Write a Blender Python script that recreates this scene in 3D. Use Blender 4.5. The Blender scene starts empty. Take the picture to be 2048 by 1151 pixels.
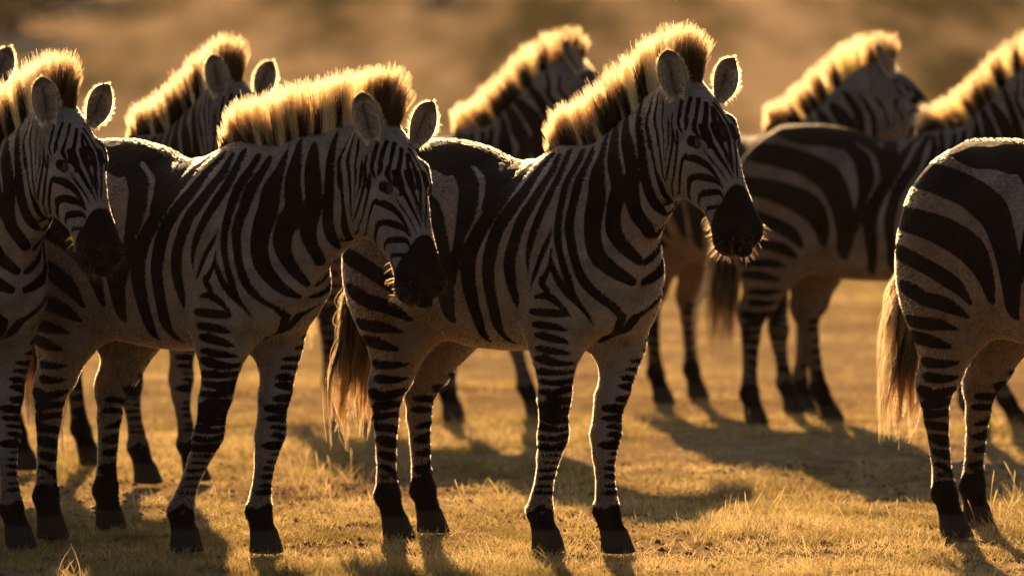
import bpy, math, random
import numpy as np
from mathutils import Vector

S = bpy.context.scene
R = math.radians

# ------------------------------------------------------------------ camera
CAM_H = 1.515
cam_data = bpy.data.cameras.new('camera')
cam = bpy.data.objects.new('camera', cam_data)
S.collection.objects.link(cam)
cam.location = (0, 0, CAM_H)
cam.rotation_euler = (R(90 - 2.50), 0, 0)
cam_data.sensor_width = 36
cam_data.lens = 168.75
cam_data.clip_start = 0.5
cam_data.clip_end = 3000
cam_data.dof.use_dof = True
cam_data.dof.focus_distance = 15.4
cam_data.dof.aperture_fstop = 2.5
S.camera = cam

# ------------------------------------------------------------------ sky, sun, exposure
SUN_EL, SUN_AZ = R(18.5), R(-4)        # azimuth measured from straight ahead, positive to the right
world = bpy.data.worlds.new('World')
S.world = world
world.use_nodes = True
wn = world.node_tree.nodes
sky = wn.new('ShaderNodeTexSky')
sky.sky_type = 'NISHITA'
sky.sun_disc = False
sky.sun_elevation = SUN_EL
sky.sun_rotation = SUN_AZ
sky.dust_density = 1.2
sky.air_density = 0.8
sky.ozone_density = 0.6
warm = wn.new('ShaderNodeMix'); warm.data_type = 'RGBA'; warm.blend_type = 'MULTIPLY'; warm.inputs['Factor'].default_value = 1.0
warm.inputs['B'].default_value = (1.0, 0.90, 0.78, 1)          # dust in the evening air
world.node_tree.links.new(sky.outputs[0], warm.inputs['A'])
world.node_tree.links.new(warm.outputs['Result'], wn['Background'].inputs[0])
wn['Background'].inputs[1].default_value = 0.05
sun_data = bpy.data.lights.new('sun', 'SUN')
sun_data.energy = 5.0
sun_data.angle = R(0.6)
sun_data.color = (1.0, 0.61, 0.275)
sun = bpy.data.objects.new('sun', sun_data)
S.collection.objects.link(sun)
sd = Vector((math.sin(SUN_AZ) * math.cos(SUN_EL), math.cos(SUN_AZ) * math.cos(SUN_EL), math.sin(SUN_EL)))
sun.rotation_euler = sd.to_track_quat('Z', 'Y').to_euler()
S.view_settings.view_transform = 'Standard'
S.view_settings.look = 'None'
S.view_settings.exposure = 1.2
S.view_settings.gamma = 1.0
S.render.engine = 'CYCLES'
S.cycles.use_denoising = True
S.cycles.max_bounces = 6
S.cycles.transparent_max_bounces = 6

# ------------------------------------------------------------------ helpers
def lerp_tab(x, tab):
    a = np.array(tab, float)
    return [np.interp(x, a[:, 0], a[:, k]) for k in range(1, a.shape[1])]

def smooth_tab(x, tab):
    """Smooth (monotone-tangent cubic) interpolation of every column of a table."""
    a = np.array(tab, float)
    xs = a[:, 0]
    x = np.clip(x, xs[0], xs[-1])
    i = np.clip(np.searchsorted(xs, x) - 1, 0, len(xs) - 2)
    h = xs[i + 1] - xs[i]
    t = (x - xs[i]) / h
    out = []
    for k in range(1, a.shape[1]):
        y = a[:, k]
        d = np.diff(y) / np.diff(xs)
        m = np.empty(len(y)); m[0] = d[0]; m[-1] = d[-1]
        m[1:-1] = np.where(d[:-1] * d[1:] > 0, 2 * d[:-1] * d[1:] / (d[:-1] + d[1:] + 1e-12), 0)
        t2, t3 = t * t, t * t * t
        out.append((2*t3 - 3*t2 + 1) * y[i] + (t3 - 2*t2 + t) * h * m[i] + (-2*t3 + 3*t2) * y[i + 1] + (t3 - t2) * h * m[i + 1])
    return out

def sstep(a, b, x):
    t = np.clip((x - a) / (b - a), 0, 1)
    return t * t * (3 - 2 * t)

def smin(a, b, k):
    h = np.clip(k - np.abs(a - b), 0, None) / k
    return np.minimum(a, b) - h * h * k * 0.25

_rng = np.random.default_rng(5)
_LAT = _rng.random((32, 32, 32))
def vnoise(p, scale, seed=0):
    """Smooth value noise in -1..1 at points p (n,3)."""
    q = p * scale + np.array([seed * 7.13 + 100, seed * 3.71 + 100, seed * 5.37 + 100])
    i = np.floor(q).astype(int); f = q - i; f = f * f * (3 - 2 * f)
    r = 0
    for dx in (0, 1):
        for dy in (0, 1):
            for dz in (0, 1):
                w = (f[:, 0] if dx else 1 - f[:, 0]) * (f[:, 1] if dy else 1 - f[:, 1]) * (f[:, 2] if dz else 1 - f[:, 2])
                r = r + w * _LAT[(i[:, 0] + dx) % 32, (i[:, 1] + dy) % 32, (i[:, 2] + dz) % 32]
    return r * 2 - 1

# ------------------------------------------------------------------ zebra body as one smooth implicit surface (rest pose, right and left alike)
TRUNK = [  # x, top, bottom, half width
    (-0.610, 1.03, 0.84, 0.075), (-0.57, 1.145, 0.74, 0.140), (-0.49, 1.245, 0.70, 0.190), (-0.38, 1.312, 0.685, 0.226),
    (-0.22, 1.315, 0.658, 0.252), (-0.06, 1.295, 0.636, 0.270), (0.08, 1.255, 0.632, 0.276), (0.22, 1.240, 0.64, 0.258),
    (0.36, 1.275, 0.655, 0.225), (0.48, 1.235, 0.68, 0.20), (0.59, 1.11, 0.72, 0.165), (0.675, 0.99, 0.79, 0.095)]
NECK = [  # spine x, z, half depth, half width
    (0.42, 0.97, 0.26, 0.17), (0.545, 1.075, 0.222, 0.140), (0.67, 1.180, 0.192, 0.108), (0.785, 1.28, 0.168, 0.092), (0.865, 1.39, 0.12, 0.082), (0.925, 1.465, 0.075, 0.07)]
HEAD0, HEADA = np.array([0.950, 1.490]), math.radians(-58)
HA = np.array([math.cos(HEADA), math.sin(HEADA)]); HN = np.array([-HA[1], HA[0]])
HEAD = [  # s along face, lower, upper (along forehead normal), half width
    (-0.03, -0.05, 0.02, 0.04), (0.00, -0.10, 0.045, 0.070), (0.065, -0.150, 0.070, 0.096), (0.14, -0.188, 0.085, 0.104), (0.21, -0.205, 0.086, 0.102), (0.275, -0.188, 0.080, 0.089),
    (0.34, -0.142, 0.073, 0.074), (0.41, -0.098, 0.068, 0.066), (0.47, -0.086, 0.067, 0.070), (0.52, -0.083, 0.059, 0.071), (0.560, -0.066, 0.040, 0.058), (0.580, -0.03, 0.008, 0.025)]
HIP = 0.13
def head_pt(s, n, y=0.0):
    return np.array([HEAD0[0] + HA[0] * s + HN[0] * n, y, HEAD0[1] + HA[1] * s + HN[1] * n])
EYE = head_pt(0.222, 0.040, 0.080)

def seg_cone(P, a, b, ra, rb, sq=None):
    a = np.array(a, float); b = np.array(b, float)
    ab = b - a; L2 = ab @ ab
    t = np.clip(((P - a) @ ab) / L2, 0, 1)
    d = P - a - t[:, None] * ab
    if sq is not None: d = d / np.array(sq)
    return np.sqrt((d * d).sum(1)) - (ra + (rb - ra) * t)

def ellip(P, c, r, pitch=0.0, yaw=0.0):
    d = P - np.array(c, float)
    cp, sp = math.cos(pitch), math.sin(pitch)
    x = d[:, 0] * cp + d[:, 2] * sp; z = -d[:, 0] * sp + d[:, 2] * cp; y = d[:, 1]
    if yaw:
        cy, sy = math.cos(yaw), math.sin(yaw); x, y = x * cy + y * sy, -x * sy + y * cy
    q = np.sqrt((x / r[0]) ** 2 + (y / r[1]) ** 2 + (z / r[2]) ** 2) + 1e-9
    g = np.sqrt((x / r[0] ** 2) ** 2 + (y / r[1] ** 2) ** 2 + (z / r[2] ** 2) ** 2) + 1e-9
    return q * (q - 1) / g

def sect(y, z, lo, hi, w, p=2.0):
    c = (lo + hi) / 2; h = (hi - lo) / 2
    a, b = np.abs(y) / w, np.abs(z - c) / h
    q = (a ** p + b ** p) ** (1 / p)
    return (q - 1) * np.minimum(w, h)

FRONT = [((0.455, 0.115, 0.80), 0.088), ((0.45, 0.130, 0.66), 0.064), ((0.445, 0.13, 0.50), 0.050), ((0.450, 0.13, 0.375), 0.042), ((0.447, 0.13, 0.31), 0.034),
         ((0.442, 0.13, 0.185), 0.029), ((0.442, 0.13, 0.132), 0.039), ((0.462, 0.13, 0.082), 0.034), ((0.477, 0.13, 0.055), 0.041)]
HIND = [((-0.33, 0.140, 0.76), 0.120), ((-0.32, 0.140, 0.66), 0.082), ((-0.375, 0.135, 0.53), 0.056), ((-0.425, 0.13, 0.455), 0.047), ((-0.422, 0.13, 0.38), 0.038),
        ((-0.41, 0.13, 0.19), 0.030), ((-0.405, 0.13, 0.138), 0.040), ((-0.385, 0.13, 0.085), 0.034), ((-0.375, 0.13, 0.055), 0.040)]

def leg_sdf(P, L, front):
    d = None
    for (a, ra), (b, rb) in zip(L[:-1], L[1:]):
        e = seg_cone(P, a, b, ra, rb, (1.12, 0.92, 1.0) if a[2] > 0.45 else (1.05, 0.95, 1.0))
        d = e if d is None else smin(d, e, 0.02)
    hx, hy = L[-1][0][0], L[-1][0][1]
    # hoof: slanted cone, flat underneath
    t = np.clip(P[:, 2] / 0.075, 0, 1)
    cx = hx + 0.022 - 0.022 * t
    rr = 0.056 - 0.016 * t
    q = np.sqrt(((P[:, 0] - cx) / 1.06) ** 2 + (P[:, 1] - hy) ** 2) - rr
    q = np.maximum(q, P[:, 2] - 0.075)
    d = smin(d, q, 0.012)
    d = np.maximum(d, -P[:, 2])
    if front:
        d = smin(d, ellip(P, (0.460, 0.13, 0.375), (0.036, 0.040, 0.055)), 0.03)
        d = smin(d, ellip(P, (0.425, 0.13, 0.68), (0.06, 0.052, 0.11)), 0.05)
        d = smin(d, ellip(P, (0.422, 0.13, 0.128), (0.022, 0.03, 0.03)), 0.02)
    else:
        d = smin(d, ellip(P, (-0.462, 0.13, 0.487), (0.028, 0.028, 0.048), 0.3), 0.035)
        d = smin(d, seg_cone(P, (-0.465, 0.13, 0.50), (-0.42, 0.135, 0.66), 0.018, 0.045), 0.05)
        d = smin(d, ellip(P, (-0.427, 0.13, 0.134), (0.022, 0.03, 0.03)), 0.02)
    return d

def body_sdf(P):
    """Signed distance (about) at points P with y >= 0."""
    x, y, z = P[:, 0], np.abs(P[:, 1]), P[:, 2]
    P = np.stack([x, y, z], 1)
    # trunk
    top, bot, w = smooth_tab(x, TRUNK)
    p = np.interp(z, [0.6, 0.95, 1.25], [2.1, 2.2, 1.65])
    d = sect(y, z, bot, top, w, p)
    over = np.maximum(TRUNK[0][0] - x, x - TRUNK[-1][0])
    d = np.where(over > 0, np.sqrt(np.maximum(d, 0) ** 2 + over ** 2), d)
    # shoulder, haunch and breast muscles
    d = smin(d, ellip(P, (0.46, 0.105, 0.95), (0.145, 0.100, 0.24), -0.25), 0.10)
    d = smin(d, ellip(P, (0.565, 0.085, 0.87), (0.115, 0.095, 0.135)), 0.06)
    d = smin(d, ellip(P, (-0.40, 0.115, 0.955), (0.175, 0.108, 0.28), -0.15), 0.10)
    d = smin(d, ellip(P, (-0.455, 0.10, 0.83), (0.115, 0.092, 0.20)), 0.08)
    # legs
    m = z < 0.98
    for L, fr in ((FRONT, True), (HIND, False)):
        mm = m & (np.abs(x - L[0][0][0]) < 0.35)
        e = leg_sdf(P[mm], L, fr)
        k = np.where(z[mm] > 0.45, 0.09, 0.02)
        d[mm] = smin(d[mm], e, k)
    # tail stalk
    mm = (x < -0.45) & (y < 0.15) & (z > 0.6)
    Q = P[mm]
    e = smin(seg_cone(Q, (-0.53, 0, 1.16), (-0.640, 0, 1.06), 0.04, 0.034), seg_cone(Q, (-0.640, 0, 1.06), (-0.665, 0, 0.93), 0.032, 0.024), 0.03)
    e = smin(e, seg_cone(Q, (-0.665, 0, 0.93), (-0.67, 0, 0.78), 0.024, 0.018), 0.02)
    d[mm] = smin(d[mm], e, 0.025)
    # neck
    mm = (x > 0.15) & (z > 0.6)
    Q = P[mm]
    best = np.full(len(Q), 9.0)
    sx = np.array(NECK)[:, :2]
    # sample the neck spine finely and take the nearest cross section
    ts = np.linspace(0, len(NECK) - 1, 41)
    tab = [(i,) + NECK[i] for i in range(len(NECK))]
    px, pz, hd, hw = smooth_tab(ts, tab)
    tx, tz = np.gradient(px), np.gradient(pz)
    tl = np.hypot(tx, tz); tx /= tl; tz /= tl
    D2 = (Q[:, 0:1] - px) ** 2 + (Q[:, 2:3] - pz) ** 2
    j = np.clip(D2.argmin(1), 0, 39)
    al = (Q[:, 0] - px[j]) * tx[j] + (Q[:, 2] - pz[j]) * tz[j]
    step = tl[j]
    tt = np.clip(ts[j] + al / step * (ts[1] - ts[0]), 0, len(NECK) - 1)
    px2, pz2, hd2, hw2 = smooth_tab(tt, tab)
    tx2, tz2 = np.interp(tt, ts, tx), np.interp(tt, ts, tz)
    n = -(Q[:, 0] - px2) * tz2 + (Q[:, 2] - pz2) * tx2
    al2 = (Q[:, 0] - px2) * tx2 + (Q[:, 2] - pz2) * tz2
    hw3 = hw2 * np.interp(n / hd2, [-1, -0.3, 0.4, 1], [0.82, 1.05, 0.95, 0.62])
    e = sect(Q[:, 1], n, -hd2, hd2, hw3, 2.1)
    e = np.sqrt(np.maximum(e, 0) ** 2 + np.maximum(np.abs(al2) - 0.01, 0) ** 2) + np.minimum(e, 0)
    d[mm] = smin(d[mm], e, 0.09)
    # head
    mm = (x > 0.70) & (z > 0.85)
    Q = P[mm]
    u = Q[:, [0, 2]] - HEAD0
    s = u @ HA; n = u @ HN
    lo, hi, hw = smooth_tab(s, HEAD)
    c = (lo + hi) / 2; h = (hi - lo) / 2
    f = (n - c) / h
    wv = hw * np.interp(s, [0, 0.25, 0.4, 0.6], [1, 1, 1, 1]) * np.where(f > 0, 1 - 0.22 * np.clip(f, 0, 1) * sstep(0.3, 0.2, s) , 1 - 0.20 * np.clip(-f, 0, 1))
    e = sect(Q[:, 1], n, lo, hi, wv, np.interp(s, [0, 0.2, 0.35, 0.5], [2.2, 2.5, 2.4, 2.4]))
    over = np.maximum(-0.03 - s, s - 0.60)
    e = np.where(over > 0, np.sqrt(np.maximum(e, 0) ** 2 + over ** 2), e)
    hp = lambda s_, n_, y_: head_pt(s_, n_, y_)
    e = smin(e, ellip(Q, hp(0.20, -0.075, 0.062), (0.085, 0.045, 0.090), 0), 0.04)     # cheek
    e = smin(e, seg_cone(Q, hp(0.160, 0.046, 0.076), hp(0.215, 0.046, 0.074), 0.022, 0.018), 0.03)  # brow
    e = smin(e, seg_cone(Q, hp(0.24, 0.0, 0.078), hp(0.37, -0.005, 0.050), 0.014, 0.010), 0.03)   # facial crest
    e = smin(e, ellip(Q, hp(0.535, 0.022, 0.040), (0.032, 0.022, 0.034), 0), 0.03)     # nostril flare
    e = smin(e, ellip(Q, hp(0.535, -0.052, 0.0), (0.040, 0.045, 0.036), 0), 0.05)       # chin
    e = np.maximum(e, -ellip(Q, hp(0.550, 0.022, 0.064), (0.014, 0.013, 0.017), 0))     # nostril
    # mouth line: shallow groove
    gro = seg_cone(Q, hp(0.60, -0.036, 0.02), hp(0.46, -0.046, 0.068), 0.003, 0.0025)
    e = smin(e, np.full_like(e, 9), 0.01)
    e = -smin(-e, gro, 0.006)
    d[mm] = smin(d[mm], e, 0.05)
    return d

def surface_nets(F, org, h):
    inside = F < 0
    nx, ny, nz = F.shape
    cs = np.zeros((nx - 1, ny - 1, nz - 1), np.int8)
    for dx in (0, 1):
        for dy in (0, 1):
            for dz in (0, 1):
                cs += inside[dx:nx - 1 + dx, dy:ny - 1 + dy, dz:nz - 1 + dz]
    act = (cs > 0) & (cs < 8)
    idx = np.argwhere(act)
    vid = np.full(act.shape, -1, np.int64); vid[act] = np.arange(len(idx))
    acc = np.zeros((len(idx), 3)); cnt = np.zeros(len(idx))
    cor = [(a, b, c) for a in (0, 1) for b in (0, 1) for c in (0, 1)]
    for a in cor:
        for ax in range(3):
            if a[ax]: continue
            b = list(a); b[ax] = 1
            fa = F[tuple((idx + a).T)]; fb = F[tuple((idx + b).T)]
            m = (fa < 0) != (fb < 0)
            t = fa[m] / (fa[m] - fb[m])
            pos = np.tile(np.array(a, float), (m.sum(), 1)); pos[:, ax] = t
            acc[m] += pos; cnt[m] += 1
    V = (idx + acc / cnt[:, None]) * h + org
    quads = []
    for ax in range(3):
        o1, o2 = (ax + 1) % 3, (ax + 2) % 3
        sl0 = [slice(1, -1)] * 3; sl1 = [slice(1, -1)] * 3
        sl0[ax] = slice(0, -1); sl1[ax] = slice(1, None)
        a = inside[tuple(sl0)]; b = inside[tuple(sl1)]
        for flip, m in ((False, a & ~b), (True, ~a & b)):
            e = np.argwhere(m)
            off = np.ones(3, int); off[ax] = 0
            e = e + off
            q = []
            for d1, d2 in ((-1, -1), (0, -1), (0, 0), (-1, 0)):
                c = e.copy(); c[:, o1] += d1; c[:, o2] += d2
                q.append(vid[tuple(c.T)])
            q = np.stack(q, 1)
            quads.append(q[:, ::-1] if flip else q)
    return V, np.concatenate(quads)

def build_rest(h):
    ny = int(0.34 / h) + 2
    xs = np.arange(-0.76, 1.36, h); ys = (np.arange(ny) - 0.5) * h; zs = np.arange(-2.5 * h, 1.66, h)
    X, Y, Z = np.meshgrid(xs, ys[1:], zs, indexing='ij')
    F = body_sdf(np.stack([X.ravel(), Y.ravel(), Z.ravel()], 1)).reshape(X.shape)
    F = np.concatenate([F[:, ::-1], F], 1)
    V, Q = surface_nets(F, np.array([xs[0], -ys[-1], zs[0]]), h)
    # two rounds of light smoothing away from the soles
    e = np.concatenate([Q[:, [0, 1]], Q[:, [1, 2]], Q[:, [2, 3]], Q[:, [3, 0]]])
    e = np.unique(np.sort(e, 1), axis=0)
    n = len(V)
    deg = np.bincount(e.ravel(), minlength=n)
    for lam in (0.5, -0.48, 0.5, -0.48):
        L = np.stack([np.bincount(e[:, 0], V[e[:, 1], k], n) + np.bincount(e[:, 1], V[e[:, 0], k], n) for k in range(3)], 1) / deg[:, None] - V
        V = V + lam * L
    return V, Q

def refine(V, Q, mask, rounds=1):
    """Splits the quads whose four corners lie in mask into four and evens them out."""
    for _ in range(rounds):
        m = mask(V)
        qm = m[Q].all(1)
        A, B = Q[~qm], Q[qm]
        e = np.sort(np.concatenate([B[:, [0, 1]], B[:, [1, 2]], B[:, [2, 3]], B[:, [3, 0]]]), 1)
        ue, inv = np.unique(e, axis=0, return_inverse=True)
        inv = inv.reshape(4, -1) + len(V)
        ce = np.arange(len(B)) + len(V) + len(ue)
        V = np.vstack([V, V[ue].mean(1), V[B].mean(1)])
        n0 = len(V)
        Q2 = np.concatenate([np.stack([B[:, k], inv[k], ce, inv[k - 1]], 1) for k in range(4)])
        # smooth inside the split patch only
        e = np.unique(np.sort(np.concatenate([Q2[:, [0, 1]], Q2[:, [1, 2]], Q2[:, [2, 3]], Q2[:, [3, 0]]]), 1), axis=0)
        deg = np.bincount(e.ravel(), minlength=n0)
        edge_use = np.bincount(inv.ravel() - len(V) + len(ue) + len(B), minlength=len(ue))
        bd = np.zeros(n0, bool); lone = ue[edge_use == 1]; bd[lone.ravel()] = True
        bd[(n0 - len(B) - len(ue)):(n0 - len(B))][edge_use == 1] = True
        free = (deg > 0) & ~bd
        for lam in (0.5, -0.47, 0.5, -0.47, 0.5, -0.47):
            L = np.stack([np.bincount(e[:, 0], V[e[:, 1], k], n0) + np.bincount(e[:, 1], V[e[:, 0], k], n0) for k in range(3)], 1) / np.maximum(deg, 1)[:, None] - V
            V = V + lam * L * free[:, None]
        Q = np.vstack([A, Q2])
    return V, Q

# ------------------------------------------------------------------ posing
def rot_y(a):  # positive = nose down
    c, s = math.cos(a), math.sin(a); return np.array([[c, 0, s], [0, 1, 0], [-s, 0, c]])
def rot_z(a):
    c, s = math.cos(a), math.sin(a); return np.array([[c, -s, 0], [s, c, 0], [0, 0, 1]])
def rot_x(a):
    c, s = math.cos(a), math.sin(a); return np.array([[1, 0, 0], [0, c, -s], [0, s, c]])

JOINTS = [np.array([0.46, 0, 1.02]), np.array([0.60, 0, 1.13]), np.array([0.73, 0, 1.24]), np.array([0.865, 0, 1.38])]

def neck_weights(V):
    """Weights of the four neck joints' bones (neck, neck, neck, head)."""
    W = []
    x, z = V[:, 0], V[:, 2]
    dirs = [np.array([0.80, 0.60]), np.array([0.77, 0.64]), np.array([0.73, 0.68])]
    wid = [0.20, 0.15, 0.13]
    gate = sstep(0.80, 1.0, z + 0.35 * (x - 0.6))
    for j in range(3):
        u = (x - JOINTS[j][0]) * dirs[j][0] + (z - JOINTS[j][2]) * dirs[j][1]
        W.append(sstep(-wid[j], wid[j], u) * gate)
    # head: inside the head's loft and past the throat
    u = np.stack([x, z], 1) - HEAD0
    s = u @ HA; n = u @ HN
    f = s * 0.75 + (n + 0.16) * 0.66
    W.append(sstep(-0.06, 0.09, f - 0.0) * gate)
    return W

def pose_points(V, pose, src=None, rigid_head=False):
    """Moves rest points V (n,3) into the pose; src (n,3) gives the rest points whose weights are used (roots of hairs)."""
    s = V if src is None else src
    x, y, z = s.T
    P = V.copy()
    if not rigid_head:
        for nm, L, sx, sy in (('rf', FRONT, 1, -1), ('lf', FRONT, 1, 1), ('rh', HIND, -1, -1), ('lh', HIND, -1, 1)):
            k = pose.get(nm)
            if k is None: continue
            A = np.array([p for p, r in L])
            cx = np.interp(z, A[::-1, 2], A[::-1, 0])
            dist = np.sqrt((x - cx) ** 2 + (np.abs(y) - 0.13) ** 2)
            fade = np.where(z < 0.58, 1.0, sstep(0.30, 0.12, dist)) * sstep(-0.05, 0.05, y * sy) * (x * sx > 0)
            dx, dy = smooth_tab(z, k)
            P[:, 0] += fade * dx; P[:, 1] += fade * dy
    Ms = []; A = np.eye(3); b = np.zeros(3)
    for j in range(4):
        p, yw, rl = pose['neck'][j]
        Rl = rot_z(R(yw)) @ rot_y(R(p)) @ rot_x(R(rl))
        b = A @ (JOINTS[j] - Rl @ JOINTS[j]) + b; A = A @ Rl
        Ms.append((A, b))
    if rigid_head:
        return P @ Ms[3][0].T + Ms[3][1]
    W = neck_weights(s)
    w = [1 - W[0]] + [np.maximum(W[j] - W[j + 1], 0) for j in range(3)] + [W[3]]
    tot = sum(w)
    out = P * (w[0] / tot)[:, None]
    for j in range(4):
        out += (P @ Ms[j][0].T + Ms[j][1]) * (w[j + 1] / tot)[:, None]
    return out

def make_mesh(name, V, F, mat, parent=None, smooth=True):
    me = bpy.data.meshes.new(name)
    F = np.asarray(F)
    me.vertices.add(len(V)); me.vertices.foreach_set('co', np.ascontiguousarray(V, np.float32).ravel())
    k = F.shape[1]
    me.loops.add(F.size); me.loops.foreach_set('vertex_index', F.astype(np.int32).ravel())
    me.polygons.add(len(F)); me.polygons.foreach_set('loop_start', np.arange(0, F.size, k, dtype=np.int32))
    try: me.polygons.foreach_set('loop_total', np.full(len(F), k, np.int32))
    except Exception: pass
    me.polygons.foreach_set('use_smooth', np.full(len(F), smooth))
    me.update(calc_edges=True); me.validate()
    me.materials.append(mat)
    o = bpy.data.objects.new(name, me)
    S.collection.objects.link(o)
    if parent: o.parent = parent
    return o

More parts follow.
